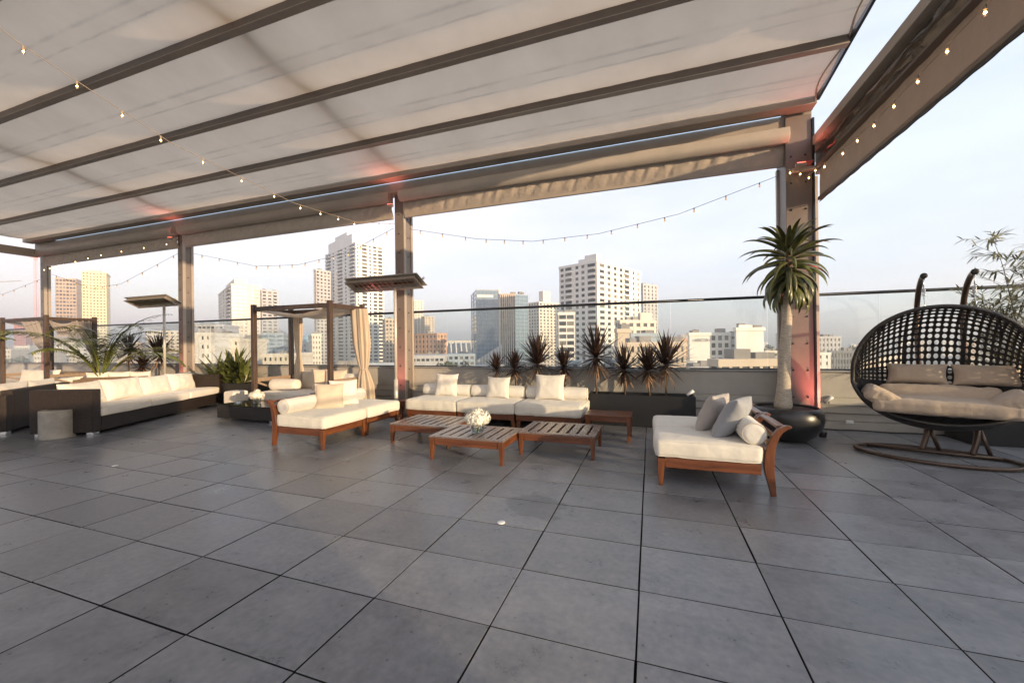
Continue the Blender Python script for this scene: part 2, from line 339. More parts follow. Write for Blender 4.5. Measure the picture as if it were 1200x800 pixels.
# soft furnishings
def cushion(w,d,h,r=.05,puff=.02,seed=0,wr=.006,n=0):
    """boxed cushion centred in x,y with its underside at z 0; mb.seams holds the two welt lines"""
    mb=MB(); bm=bmesh.new(); r=min(r,.045)
    bmesh.ops.create_cube(bm,size=2)
    bmesh.ops.subdivide_edges(bm,edges=bm.edges[:],cuts=25,use_grid_fill=True)
    hx,hy,hz=w/2,d/2,h/2; of=Vector((seed*3.1,seed*7.7,seed*1.3))
    def place(q,grow=0):
        f=lambda t:math.sin(t*math.pi/2) if abs(t)<1 else t
        p=Vector((f(q.x)*hx,f(q.y)*hy,f(q.z)*hz))
        i=Vector((max(-hx+r,min(hx-r,p.x)),max(-hy+r,min(hy-r,p.y)),max(-hz+r,min(hz-r,p.z))))
        e=p-i
        if e.length>1e-6: p=i+e.normalized()*(r+grow)
        bx=max(0,1-(p.x/hx)**2); by=max(0,1-(p.y/hy)**2); bz=max(0,1-(p.z/hz)**2)
        p.z+=math.copysign(1,q.z)*puff*.8*(bx*by)**.5*abs(q.z)
        p.x+=math.copysign(1,q.x)*puff*.5*(by*bz)**.5*abs(q.x)**3
        p.y+=math.copysign(1,q.y)*puff*.5*(bx*bz)**.5*abs(q.y)**3
        side=max(abs(q.x),abs(q.y))**8
        p+=noise.noise_vector(p*3+of)*wr*.8
        # short pulled creases on the boxed sides, running up and down
        s_=noise.noise(Vector((p.x*26,p.y*26,p.z*4))+of)*wr*.75*side
        if e.length>1e-6: p+=e.normalized()*s_
        p+=noise.noise_vector(Vector((p.x*15,p.y*8,p.z*6))+of)*wr*.35
        p.z+=hz; return p
    for v in bm.verts: v.co=place(v.co.copy())
    mb.v=[tuple(v.co) for v in bm.verts]; mb.f=[tuple(v.index for v in f_.verts) for f_ in bm.faces]
    bm.free()
    mb.seams=[]
    for zz in (.93,-.93):
        pts=[]
        for e in range(4):
            for k in range(26):
                s_=-1+2*k/26; q=[(s_,-1),(1,s_),(-s_,1),(-1,-s_)][e]; pts.append(place(Vector((q[0],q[1],zz*(1-2*math.asin(min(1,r/h*.35))/math.pi))),.002))
        mb.seams.append(pts)
    return mb
def seat_cushion(mb,m,parent,loc,name='seat_cushion'):
    o=mb.build(name,M[m],parent,True); o.location=loc
    for s in mb.seams: MB().tube(s,.0045,5,closed=True).build('welt',M[m],o,True)
    return o
def pillow_mb(w,h,t,seed=0,fold=.012,N=26):
    """square scatter pillow standing in the x-z plane, centred"""
    mb=MB(); of=Vector((seed*5.3,seed*2.1,seed))
    def side(sg):
        def fn(u,v):
            x=u*2-1; z=v*2-1
            x=math.sin(x*math.pi/2); z=math.sin(z*math.pi/2)
            prof=((1-x**4)*(1-z**4))**.55
            px=x*w/2*(1-.09*(1-z*z)); pz=z*h/2*(1-.09*(1-x*x))
            y=sg*t/2*prof
            nn=noise.noise(Vector((px*9,pz*9,sg*2))+of)*fold*prof + noise.noise(Vector((px*22,pz*5,sg*4))+of)*fold*.4*prof
            return (px,y+sg*nn,pz)
        return fn
    mb.grid(N,N,side(1)); k=len(mb.v); m2=MB().grid(N,N,side(-1)); m2.f=[f[::-1] for f in m2.f]; mb.add(m2.v,m2.f)
    return mb
def weld(o):
    bm=bmesh.new(); bm.from_mesh(o.data); bmesh.ops.remove_doubles(bm,verts=bm.verts,dist=.0008); bmesh.ops.recalc_face_normals(bm,faces=bm.faces)
    for f in bm.faces: f.smooth=True
    bm.to_mesh(o.data); bm.free(); return o
def pillow(label,loc,w=.45,h=.45,t=.16,rx=0,ry=0,rz=0,m='cream2',seed=0,pipe=None,group=None,band=None):
    """loc = where the middle of the lower edge rests"""
    r=thing('pillow',label,'pillow',loc,rz,group)
    X=mt((0,0,0),rx,ry)@Matrix.Translation((0,0,h/2*.96))
    mb=pillow_mb(w,h,t,seed); o=MB().add([tuple(X@Vector(p)) for p in mb.v],mb.f).build('cover',M[m],r,True); weld(o)
    if pipe:
        pts=[]
        for e in range(4):
            for k in range(13):
                s_=-1+2*k/13; s_=math.sin(s_*math.pi/2)
                x,z=[(s_,-1),(1,s_),(-s_,1),(-1,-s_)][e]
                pts.append(X@Vector((x*w/2*(1-.09*(1-z*z)),0,z*h/2*(1-.09*(1-x*x)))))
        MB().tube(pts,.006,6,closed=True).build('piping',M[pipe],r,True)
    return r
def bolster(label,loc,l=.7,r=.11,rz=0,m='cream2',seed=0,group=None,pipe='tanpipe'):
    """cylinder lying along local x; loc = centre of its underside"""
    t=thing('bolster',label,'bolster',loc,rz,group); mb=MB(); n=32; of=Vector((seed*3,1,2))
    prof=[(.0,-l/2+.004),(r*.5,-l/2-.002),(r*.82,-l/2),(r*.95,-l/2+.012)]+[(r*(1+.03*math.cos(k/10*math.pi)*0+.02*math.sin(k/10*math.pi)),-l/2+.03+(l-.06)*k/12) for k in range(13)]+[(r*.95,l/2-.012),(r*.82,l/2),(r*.5,l/2+.002),(0,l/2-.004)]
    vs=[];fs=[]
    for rr,x in prof:
        for k in range(n):
            a=k*2*math.pi/n; p=Vector((x,rr*math.cos(a),rr*math.sin(a)*.96)); p+=noise.noise_vector(p*7+of)*.006*(rr/r); vs.append((p.x,p.y,p.z+r*.95))
    for i in range(len(prof)-1):
        for k in range(n): fs.append((i*n+k,i*n+(k+1)%n,(i+1)*n+(k+1)%n,(i+1)*n+k))
    o=mb.add(vs,fs).build('cover',M[m],t,True); weld(o)
    for sx in (-1,1):
        MB().tube([(sx*(l/2-.006),math.cos(a)*r*.93,math.sin(a)*r*.9+r*.95) for a in [k*2*math.pi/28 for k in range(28)]],.005,6,closed=True).build('piping',M[pipe],t,True)
    return t
# ------------------------------------------------------------------ terrace floor
TX,TY=.71891,.54421487; GX,GY=-.0788,1.34855
mb=MB(); g=.0062; rr=random.Random(3)
for i in range(-40,14):
    for j in range(-14,13):
        x0=GX+i*TX; y0=GY+j*TY; x1=x0+TX; y1=y0+TY
        if y0>7.86: continue
        y1=min(y1,7.885)
        dz=rr.uniform(-.0012,.0012); t1=rr.uniform(-.0012,.0012); t2=rr.uniform(-.0012,.0012); c=.0016; g2=g*rr.uniform(.55,1.15)
        a,b_,c_,d=x0+g2,x1-g2,y0+g2*.8,y1-g2*.8
        z=[dz+t1+t2,dz-t1+t2,dz-t1-t2,dz+t1-t2]
        vs=[(a,c_,-c),(b_,c_,-c),(b_,d,-c),(a,d,-c),(a+c,c_+c,z[0]),(b_-c,c_+c,z[1]),(b_-c,d-c,z[2]),(a+c,d-c,z[3]),
            (a,c_,-.03),(b_,c_,-.03),(b_,d,-.03),(a,d,-.03)]
        mb.add(vs,[(4,5,6,7),(0,1,5,4),(1,2,6,5),(2,3,7,6),(3,0,4,7),(8,9,1,0),(9,10,2,1),(10,11,3,2),(11,8,0,3)])
fl_=struct(mb.build('terrace_floor',M['tile'])); fl_.data.materials.append(M['grout'])
for i_,p_ in enumerate(fl_.data.polygons):
    if i_%9>4: p_.material_index=1
struct(MB().box(-30,10.2,-7,7.9,-.5,-.034).build('roof_slab',M['grout']))

# ------------------------------------------------------------------ back parapet and glass screen
WB=7.88
def parapet(name,label,x0,x1,joints,rz=0,loc=(0,0,0),lights=True):
    t=thing(name,label,'parapet wall',loc,rz)
    MB().box(x0,x1,0,.28,-.03,.93).build('wall_core',M['siding'],t,bevel=.004)
    for k,(z0,z1,dy) in enumerate([(.0,.13,.030),(.145,.26,.022),(.275,.40,.060),(.41,.50,.018),(.52,.925,.012)]):
        MB().box(x0,x1,-dy,.002,z0,z1).build('siding_board',M['siding'],t,bevel=.006)
    MB().box(x0,x1,-.09,-.002,.402,.418).build('ledge',M['capping'],t,bevel=.004)
    MB().box(x0,x1,-.05,.32,.932,.962).build('coping',M['capping'],t,bevel=.006)
    return t
def screen(label,x0,x1,joints,rz=0,loc=(0,0,0)):
    t=thing('glass_screen',label,'glass screen',loc,rz)
    js=[x0]+[j for j in sorted(joints) if x0<j<x1]+[x1]
    for a,b in zip(js,js[1:]):
        MB().box(a+.006,b-.006,.030,.042,.965,2.19).build('glass_pane',M['glass'],t)
        MB().box(a+.25,a+.32,.018,.054,.964,1.01).build('clamp',M['brushed'],t,bevel=.004)
    MB().tube([(x0,.036,2.215),(x1,.036,2.215)],.026,12).build('rail',M['rail'],t,True)
    MB().box(x0,x1,.02,.052,.963,.985).build('shoe',M['rail'],t,bevel=.003)
    return t
J=[3.46-1.55*k for k in range(-6,26)]
parapet('parapet_wall','long low beige boarded parapet behind the sofas under the glass screen',-30,9.6,J,loc=(0,WB,0))
screen('clear glass windscreen with dark top rail on the back parapet',-30,9.4,J,loc=(0,WB,0))
PX=7.2
parapet('parapet_wall','added low beige boarded parapet, out of view at the far right, shading the floor',-7,7.6,[],rz=-math.pi/2,loc=(PX,0,0)).location=(PX,.6,0)  # unseen parapet, added to hold the low sun off the floor
screen('clear glass windscreen on the added right side parapet',-7,7.2,[-5+1.5*k for k in range(9)],rz=-math.pi/2,loc=(PX,.6,0))

# ------------------------------------------------------------------ columns
COLX=[(-19.64,-19.42),(-12.60,-12.41),(-5.35,-5.13),(2.05,2.40)]
def column(label,x0,x1,y0=7.5,y1=7.84,wide=False):
    cx=(x0+x1)/2; t=thing('steel_column',label,'column',(cx,y0,0),0,'steel columns along the back parapet'); hw=(x1-x0)/2; D=y1-y0
    MB().box(-hw,hw,0,D,0,4.98).build('shaft',M['steel'],t,bevel=.006)
    if not wide:
        MB().box(hw+.001,hw+.022,-.004,.07,0,4.96).build('flange',M['steelw'],t,bevel=.003)
        MB().box(hw+.001,hw+.022,D-.06,D+.004,0,4.96).build('flange',M['steelw'],t,bevel=.003)
    else:
        MB().box(hw-.002,hw+.028,-.03,.05,0,4.9).build('guide_rail',M['rail'],t,bevel=.003)
        MB().box(hw+.029,hw+.075,-.0,.06,0,4.0).build('guide_rail',M['beaml'],t,bevel=.003)
        MB().box(-hw-.03,-hw+.002,D-.12,D-.05,0,4.3).build('guide_rail',M['beaml'],t,bevel=.003)
    MB().box(-hw-.06,hw+.06,-.06,D-.002,.001,.016).build('base_plate',M['steel'],t,bevel=.003)
    zs=[.5+.42*k for k in range(10)]
    for z in zs:
        for xx in ([-hw*.0] if not wide else [-hw*.6,hw*.5]):
            MB().lathe([(.014,0),(.014,.008),(.009,.014),(0,.014)],8,mtx=mt((xx,-.001,z+.07),rx=R(90))).build('bolt',M['bolt'],t)
        if not wide: MB().lathe([(.014,0),(.014,.008),(.009,.014),(0,.014)],8,mtx=mt((hw+.001,D*.5,z),ry=R(90))).build('bolt',M['bolt'],t)
    return t
cl=['slim grey steel column farthest left beside the yellow tower','slim steel column left of the centre daybed behind the rattan sofa','steel column between the centre daybed and the teak sofa','wide steel corner column behind the potted tree aloe']
for i,(a,b) in enumerate(COLX): column(cl[i],a,b,7.5 if i<3 else 7.36,(7.66,7.78,7.84,7.84)[i],i==3)

# red uplights washing the columns from their feet
def uplight(label,x,y,e=16):
    t=thing('uplight',label,'uplight',(x,y,0),0,'red uplights at the column feet')
    MB().lathe([(.045,.017),(.05,.05),(.055,.09),(.052,.10)],16).build('housing',M['potblk'],t,True)
    MB().lathe([(.048,.094),(0,.099)],16).build('lens',M['redled'],t,True)
    ld=bpy.data.lights.new('red_lamp','SPOT'); ld.energy=e; ld.color=(1,.24,.19); ld.spot_size=R(50); ld.spot_blend=1; ld.shadow_soft_size=.10
    lo=bpy.data.objects.new('lamp',ld); COL.objects.link(lo); lo.parent=t; lo.location=(0,0,.11); lo.rotation_euler=(R(180-14),0,0)
uplight('small red uplight at the foot of the corner column',2.41,7.10,120)
uplight('small red uplight at the foot of the column by the teak sofa',-5.24,7.18,75)
uplight('small red uplight at the foot of the column behind the rattan sofa',-12.39,7.18,75)
uplight('small red uplight at the foot of the farthest left column',-19.44,7.18,75)

# ------------------------------------------------------------------ pergola roof
HZ=lambda y:5.0+.126*(7.2-y)
XL,XR=-19.6,2.40
BY=[-1.2,.02,1.22,2.42,3.62,4.85,6.07]     # cross beams
roof=thing('pergola_roof','cream membrane pergola roof on dark cross beams over the whole terrace','pergola roof',(0,0,0))
ys=BY+[7.14]
for k in range(len(ys)-1):
    y0,y1=ys[k]+.035,ys[k+1]-.035
    dark=ys[k+1]<2.5
    sd_=random.Random(k); 
    def fn(u,v,y0=y0,y1=y1,k=k):
        x=XL+.06+(XR-XL-.10)*u; y=y0+(y1-y0)*v
        sag=.07*math.sin(v*math.pi)**.8 + .012*math.exp(-((v-.47)/.05)**2)
        z=HZ(y)+.10-sag+.008*noise.noise(Vector((x*.9,v*3,k*5)))+.004*noise.noise(Vector((x*5,v*4,k*5)))
        return (x,y,z)
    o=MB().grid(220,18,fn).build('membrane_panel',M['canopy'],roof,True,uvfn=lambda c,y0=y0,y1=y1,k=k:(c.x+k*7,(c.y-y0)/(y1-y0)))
    if k>=4:   # looped edge cord at the open gable
        pts=[(XR-.03-.10*math.sin(s_/12*math.pi),y0+(y1-y0)*s_/12,HZ(y0+(y1-y0)*s_/12)+.06-.05*math.sin(s_/12*math.pi)) for s_ in range(13)]
        MB().tube(pts,.012,6).build('edge_cord',M['beaml'],roof,True)
for k,y in enumerate(BY):
    z=HZ(y)
    MB().box(XL,XR-.03,-.04,.04,-.0,.15,mt((0,y,z))).build('cross_beam',M['beam'],roof,bevel=.006)
    MB().box(XL,XR-.03,-.05,.05,-.012,-.001,mt((0,y,z))).build('beam_flange',M['beaml'] if k>5 else M['steelw'],roof,bevel=.003)
for x in (-19.45,-12.0,-4.95):
    MB().add([(x-.09,-2,HZ(-2)+.17),(x+.09,-2,HZ(-2)+.17),(x+.09,7.3,HZ(7.3)+.17),(x-.09,7.3,HZ(7.3)+.17),(x-.09,-2,HZ(-2)+.37),(x+.09,-2,HZ(-2)+.37),(x+.09,7.3,HZ(7.3)+.37),(x-.09,7.3,HZ(7.3)+.37)],
        [(0,3,2,1),(4,5,6,7),(0,1,5,4),(1,2,6,5),(2,3,7,6),(3,0,4,7)]).build('rafter',M['beam'],roof)
x=XR
MB().add([(x-.02,-2,HZ(-2)+.02),(x+.015,-2,HZ(-2)+.02),(x+.015,7.1,HZ(7.1)+.02),(x-.02,7.1,HZ(7.1)+.02),(x-.02,-2,HZ(-2)+.12),(x+.015,-2,HZ(-2)+.12),(x+.015,7.1,HZ(7.1)+.12),(x-.02,7.1,HZ(7.1)+.12)],
    [(0,3,2,1),(4,5,6,7),(0,1,5,4),(1,2,6,5),(2,3,7,6),(3,0,4,7)]).build('edge_rail',M['rail'],roof)
# dark folded-back bay nearest the camera
MB().add([(XL,-6,HZ(-6)+.05),(-5.6,-6,HZ(-6)+.05),(-5.6,2.36,HZ(2.36)+.02),(XL,2.36,HZ(2.36)+.02),(XL,-6,HZ(-6)+.0),(-5.6,-6,HZ(-6)),(-5.6,2.36,HZ(2.36)-.03),(XL,2.36,HZ(2.36)-.03)],
    [(0,1,2,3),(4,7,6,5),(0,4,5,1),(1,5,6,2),(2,6,7,3),(3,7,4,0)]).build('solid_panel',M['shade'],roof)
# gutter, led slot, header beam
MB().box(XL-.1,XR,7.12,7.36,5.01,5.22).build('gutter',M['steelw'],roof,bevel=.01)
MB().box(XL+1.2,XR-.4,7.362,7.398,5.02,5.03).build('led_strip',M['led'],roof)
MB().box(XL-.1,XR+.02,7.362,7.40,5.04,5.21).build('gutter_lip',M['beam'],roof)
MB().box(XL-.1,XR+.02,7.40,7.66,4.80,5.04).build('header_beam',M['steelw'],roof,bevel=.01)
MB().box(XL-.1,XR+.02,7.665,7.86,4.985,5.2).build('header_beam',M['beam'],roof,bevel=.01)

# cassettes with gathered screen cloth below, one per bay
def ruffle(x0,x1,z0,z1,y,seed):
    nx=int((x1-x0)*42)
    def fn(u,v):
        x=x0+(x1-x0)*u; z=z1+(z0-z1)*v
        s=x*6.5+v*1.6+1.8*noise.noise(Vector((x*1.3,seed,0)))
        f=(abs(math.sin(s*1.7))**.7)*.028+.016*noise.noise(Vector((x*16+v*3,v*1.5,seed)))
        return (x,y-f*(.35+.65*math.sin(min(1,v*1.15)*math.pi)**.6)-.03*math.sin(v*math.pi),z)
    return MB().grid(nx,8,fn)
def roller(label,x0,x1,i):
    t=thing('roller_screen',label,'roller screen',(0,0,0),0,'retracted roller screens between the columns')
    pr=[(7.27,4.79),(7.47,4.79),(7.47,4.60),(7.34,4.57),(7.28,4.61),(7.25,4.68)]
    MB().prism([(p[0],p[1]) for p in pr],x0,x1,'x').build('cassette',M['steelw'] if i<3 else M['beaml'],t,bevel=.008)
    ruffle(x0+.02,x1-.01,4.31,4.63,7.49,i*5).build('gathered_cloth',M['ruffle'],t,True)
    MB().box(x0+.03,x1-.03,7.475,7.525,4.26,4.315).build('bottom_bar',M['steelw'],t,bevel=.006)
roller('retracted roller screen with gathered cloth between the two leftmost columns',-19.33,-12.51,0)
roller('retracted roller screen with gathered cloth above the centre daybed',-12.27,-5.36,1)
roller('retracted roller screen with gathered cloth above the teak sofa, widest in view',-5.10,2.09,3)

# right gable: eaves beam, smoky roll and hanging shade cloth
t=thing('side_beam','brown painted eaves beam with smoky vinyl running forward from the corner column','beam',(2.44,7.36,0))
def yb(x0,x1,y0,y1,z0,z1,m,n): return MB().box(x0,x1,y0,y1,z0,z1).build(n,m,t,bevel=.006)
yb(-.04,.26,-9,.30,4.47,4.60,M['beaml'],'top_channel')
yb(.10,.26,-9,.30,4.12,4.466,M['steelw'],'web_plate')
def vf(u,v):
    y=-9+9*u; return (.075-.10*math.sin(v*math.pi)*(1+.15*noise.noise(Vector((y*2,v*3,0))))+.02*noise.noise(Vector((y*4,v*6,1))),y,4.465-.34*v)
MB().grid(160,12,vf).build('vinyl_roll',M['vinyl'],t,True)
yb(-.045,.06,-9,.0,4.085,4.115,M['beam'],'lower_channel')
t2=thing('shade_screen','dark mesh shade cloth hanging under the right eaves beam','shade cloth',(2.44,7.30,0))
def sf(u,v):
    y=-8.9+8.9*u; return (.035+.012*noise.noise(Vector((y*3,v*2,4)))+.006*noise.noise(Vector((y*9,v*3,4))),y,4.10-.46*v)
MB().grid(150,10,sf).build('cloth',M['shade'],t2,True)
MB().box(.005,.06,-8.9,0,3.60,3.65).build('bottom_bar',M['beam'],t2,bevel=.006)
mb=MB(); mb.tube([(.03,-8.9+8.9*k/90,3.59-.012*abs(math.sin(k*.9))) for k in range(91)],.007,6); mb.build('cord',M['wired'],t2,True)
# left gable eaves beam
t=thing('side_beam','grey eaves beam running forward from the farthest left column','beam',(-19.45,7.4,0))
MB().box(-.12,.12,-9,.0,4.55,4.79).build('web_plate',M['steelw'],t,bevel=.006)
# bracket on the corner column
t=thing('wall_bracket','small cream bracket high on the corner column under the side beam','bracket',(2.22,7.355,4.10))
MB().box(-.11,.20,-.09,-.001,-.02,.03).build('plate',M['beaml'],t,bevel=.005); MB().prism([(-.06,.03),(.14,.03),(.19,.13),(-.02,.13)],-.07,-.002,'y').build('red_lamp_cover',mat('salmon red cover',(.5,.12,.09),.5),t,bevel=.01)

# ------------------------------------------------------------------ string lights
def string(label,pts,nb,on=True,sag=0,r=.018,cr=.004,group='festoon lights'):
    """pts: control points; bulbs spread evenly"""
    P=[Vector(p) for p in pts]; t=thing('string_lights',label,'string lights',P[0],0,group)
    o=P[0]; line=[]
    for a,b in zip(P,P[1:]):
        L_=(b-a).length
        for k in range(14):
            s=k/14; q=a.lerp(b,s); q.z-=sag*4*s*(1-s); line.append(q-o)
    line.append(P[-1]-o)
    MB().tube(line,cr,5).build('cable',M['wire'] if on else M['wired'],t,True)
    bulb=None; sock=None
    for i in range(nb):
        f=(i+.5)/nb*(len(line)-1); k=int(f); q=line[k].lerp(line[min(k+1,len(line)-1)],f-k)
        if bulb is None:
            bulb=MB().lathe([(0,-.052-r*1.6),(r*.6,-.050-r*1.4),(r*.95,-.045-r*.8),(r,-.04-r*.4),(r*.85,-.036),(r*.45,-.026)],12).build('bulb',M['bulbon'] if on else M['bulboff'],t,True); fl=MB().lathe([(0,-.042-r*1.05),(r*.5,-.042-r*.75),(r*.5,-.042-r*.3),(0,-.040)],8).build('filament',M['fil'],bulb,True) if on else None
            sock=MB().lathe([(r*.55,-.03),(r*.6,-.004),(r*.3,.006),(0,.007)],8).build('socket',M['wired'] if not on else M['wire'],bulb,True); bo,sk=bulb,sock
        else:
            bo=bulb.copy(); COL.objects.link(bo); bo.parent=t; sk=sock.copy(); COL.objects.link(sk); sk.parent=bo
            if fl: f2=fl.copy(); COL.objects.link(f2); f2.parent=bo
        bo.location=q; 
    return t
string('long lit festoon string crossing the ceiling from upper left to the middle column',[(-5.27,7.40,4.12),(-5.3,6.2,3.82),(-5.3,4.8,3.72),(-5.3,3.1,3.86),(-5.3,1.9,4.19),(-5.3,.8,4.75)],17,sag=.0,r=.015)
string('unlit sagging festoon string outside the wide bay right of the middle column',[(-5.0,7.55,4.02),(-3.4,7.62,3.66),(-2.2,7.64,3.50),(-.9,7.64,3.52),(.5,7.62,3.72),(1.98,7.55,4.14)],15,on=False,r=.016)
string('unlit sagging festoon string in the bay above the centre daybed',[(-12.1,7.6,4.1),(-9.75,7.64,3.57),(-8.31,7.64,3.50),(-6.75,7.62,3.66),(-5.45,7.6,4.1)],14,on=False,r=.018)
string('unlit festoon string in the bay between the two leftmost columns',[(-19.2,7.6,4.0),(-17,7.64,3.4),(-15.5,7.64,3.45),(-12.6,7.6,4.2)],12,on=False,r=.018)
string('unlit festoon string beyond the farthest left column',[(-26,7.7,3.7),(-22.5,7.64,3.5),(-19.7,7.6,3.9)],7,on=False,r=.018)
string('lit festoon string hanging along the dark side shade cloth',[(2.31,7.5,4.02),(2.3,6.1,3.84),(2.3,5.22,3.80),(2.3,4.33,3.83),(2.3,3.4,3.86),(2.3,2.0,3.9)],12)
string('short lit festoon string across the top of the corner column',[(2.02,7.28,4.14),(2.2,7.22,4.06),(2.42,7.0,4.02)],3)
string('lit festoon string under the eaves left of the second column',[(-19.3,7.4,4.15),(-16.9,6.9,4.05),(-14.8,6.9,4.2),(-12.45,7.42,4.45)],10)

# ------------------------------------------------------------------ teak modules
def leg_mb(x,y,h,sx,sy,top=.075,bot=.04,flare=.03):
    """sabre leg: square top tapering and kicking outwards at the foot; x,y = outer corner, sx,sy point inwards"""
    mb=MB(); rows=[]; n=7
    for k in range(n+1):
        s=k/n; z=h*(1-s); w=top+(bot-top)*s; kick=flare*max(0,(s-.35)/.65)**1.8
        a=-kick; rows.append([(x+sx*a,y+sy*a*.0),(x+sx*(a+w),y+sy*a*.0),(x+sx*(a+w),y+sy*w),(x+sx*a,y+sy*w)]); rows[-1]=[(p[0],p[1],z) for p in rows[-1]]
    vs=[p for r_ in rows for p in r_]; fs=[(0,1,2,3),(n*4+3,n*4+2,n*4+1,n*4)]
    for k in range(n):
        for i in range(4): fs.append((k*4+i,k*4+(i+1)%4,(k+1)*4+(i+1)%4,(k+1)*4+i))
    return mb.add(vs,fs)
def fixn(o):
    bm=bmesh.new(); bm.from_mesh(o.data); bmesh.ops.recalc_face_normals(bm,faces=bm.faces); bm.to_mesh(o.data); bm.free(); return o
def teak_module(label,loc,rz,L_=.98,D=.76,group=None,seed=0,seat=.17,cm='cream',posts=True,leg=True):
    """lounge module: local x runs from foot end (0) to back end (L_), y 0..D, back rest curls over past x=L_"""
    t=thing('teak_lounge',label,'lounge seat',loc,rz,group)
    H=.275
    for x,y,sx,sy in ((0,0,1,1),(0,D,1,-1)): fixn(leg_mb(x,y,H,sx,sy,.075,.036,-.008).build('leg',M['teakz'],t,bevel=.004))
    # back posts: one curved board from foot to scrolled top
    for y0 in (0,D-.055):
        cen=[(L_+.018,0,.042),(L_+.004,.10,.058),(L_-.012,.2,.075),(L_-.018,.28,.085),(L_-.012,.38,.078),(L_+.008,.48,.066),(L_+.038,.56,.058),(L_+.075,.615,.05),(L_+.125,.648,.038),(L_+.165,.655,.016)]
        o=[];i_=[]
        for k,(x,z,w) in enumerate(cen):
            a=cen[max(0,k-1)];b=cen[min(len(cen)-1,k+1)]; d=Vector((b[0]-a[0],b[1]-a[1])).normalized(); nx,nz=-d.y,d.x
            o.append((x+nx*w/2,z+nz*w/2)); i_.append((x-nx*w/2,z-nz*w/2))
        # strip of quads, extruded
        mb=MB(); n=len(cen)
        vs=[(p[0],y0,p[1]) for p in o]+[(p[0],y0,p[1]) for p in i_]+[(p[0],y0+.055,p[1]) for p in o]+[(p[0],y0+.055,p[1]) for p in i_]
        fs=[]
        for k in range(n-1):
            fs+=[(k,k+1,n+k+1,n+k),(2*n+k,3*n+k,3*n+k+1,2*n+k+1),(k,2*n+k,2*n+k+1,k+1),(n+k,n+k+1,3*n+k+1,3*n+k)]
        fs+=[(0,n,3*n,2*n),(n-1,3*n-1,4*n-1,2*n-1)]
        fixn(mb.add(vs,fs).build('back_post',M['teakz'],t,bevel=.004))
    for a,b,c_,d in ((.07,L_-.08,.012,.042),(.07,L_-.08,D-.042,D-.012)): MB().box(a,b,c_,d,.185,.285).build('side_rail',M['teak'],t,bevel=.004)
    MB().box(.012,.042,.07,D-.07,.185,.285).build('end_rail',M['teaky'],t,bevel=.004)
    MB().box(.045,L_-.08,.045,D-.045,.262,.28).build('seat_deck',M['teak'],t)
    mb=MB()
    MB().box(L_+.055,L_+.135,.056,D-.056,.625,.655).build('top_rail',M['teaky'],t,bevel=.01)
    for k in range(3): MB().box(L_-.03+.025*k,L_-.008+.025*k,.056,D-.056,.36+.085*k,.415+.085*k).build('back_slat',M['teaky'],t,bevel=.004)
    c=cushion(L_-.03,D+.005,seat,.05,.022,seed,.010); seat_cushion(c,cm,t,((L_-.06)/2-.015,D/2,.287))
    return t
ch='teak chaise pair at the right'
teak_module('near teak chaise module at right holding two grey pillows',(.06,4.30,0),0,1.0,.74,ch,1)
teak_module('far teak chaise module at right hidden behind the grey pillows',(.06,5.06,0),0,1.0,.74,ch,2)
bolster('cream piped bolster against the scrolled back of the right near chaise',(.93,4.66,.46),.64,.112,R(90),'cream2',1)
bolster('cream bolster on the far module of the right chaise',(.93,5.42,.46),.64,.112,R(90),'cream2',2)
pillow('warm grey pillow leaning behind the grey one on the right chaise',(.58,5.02,.46),.45,.45,.18,rx=R(24),rz=R(60),m='greigepil',seed=3)
pillow('cool grey pillow leaning on the bolster of the right chaise',(.70,4.74,.46),.48,.48,.19,rx=R(30),rz=R(64),m='greypil',seed=4)
lg='teak chaise pair at the left'
t=teak_module('near module of the left teak chaise with sunlit amber legs',(-4.33,5.24,0),R(180),.93,.88,lg,5)
teak_module('far module of the left teak chaise nearest the small side table',(-4.33,6.13,0),R(180),.93,.86,lg,6)
bolster('near cream bolster against the back of the left chaise',(-5.13,4.78,.455),.74,.115,R(90),'cream2',5)
bolster('far cream bolster at the back of the left chaise behind the pillows',(-5.10,5.74,.455),.66,.115,R(90),'cream2',6)
pillow('sand piped pillow leaning at the near end of the left chaise',(-4.86,5.03,.445),.44,.44,.15,rx=R(-24),rz=R(40),m='sandpil',seed=8,pipe='cream')
pillow('bright cream pillow behind the sand pillow on the left chaise',(-4.90,5.42,.445),.46,.46,.15,rx=R(-20),rz=R(52),m='cream2',seed=9)
sg='teak sofa modules in the centre'
labs=['left module of the three part teak sofa','middle module of the three part teak sofa behind the flower vase','right module of the three part teak sofa beside the small square table']
def sofa_module(label,x0,x1,i):
    W=x1-x0; t=thing('teak_sofa',label,'sofa',(x0,6.30,0),0,sg); D=.92
    for x,y,sx,sy in ((.02,.03,1,1),(W-.02,.03,-1,1),(.02,D,1,-1),(W-.02,D,-1,-1)): fixn(leg_mb(x,y,.24,sx,sy,.075,.05,.015).build('leg',M['teakz'],t,bevel=.004))
    MB().box(.02,W-.02,.0,.03,.17,.27).build('front_rail',M['teak'],t,bevel=.004); MB().box(.02,W-.02,D-.03,D,.17,.6).build('back_panel',M['teak'],t,bevel=.004)
    for a in (.02,W-.05): MB().box(a,a+.03,.032,D-.032,.17,.27).build('side_rail',M['teaky'],t,bevel=.004)
    MB().box(.05,W-.05,.032,D-.032,.245,.265).build('seat_deck',M['teak'],t)
    seat_cushion(cushion(W-.005,.86,.185,.065,.028,20+i,.012),'cream',t,(W/2,.40,.268))
    return t
EX=[-4.30,-3.25,-2.16,-1.03]
for i in range(3):
    sofa_module(labs[i],EX[i],EX[i+1],i)
    bolster(['left','middle','right'][i]+' cream bolster along the back of the teak sofa',((EX[i]+EX[i+1])/2,6.98,.455),EX[i+1]-EX[i]-.03,.118,0,'cream2',30+i)
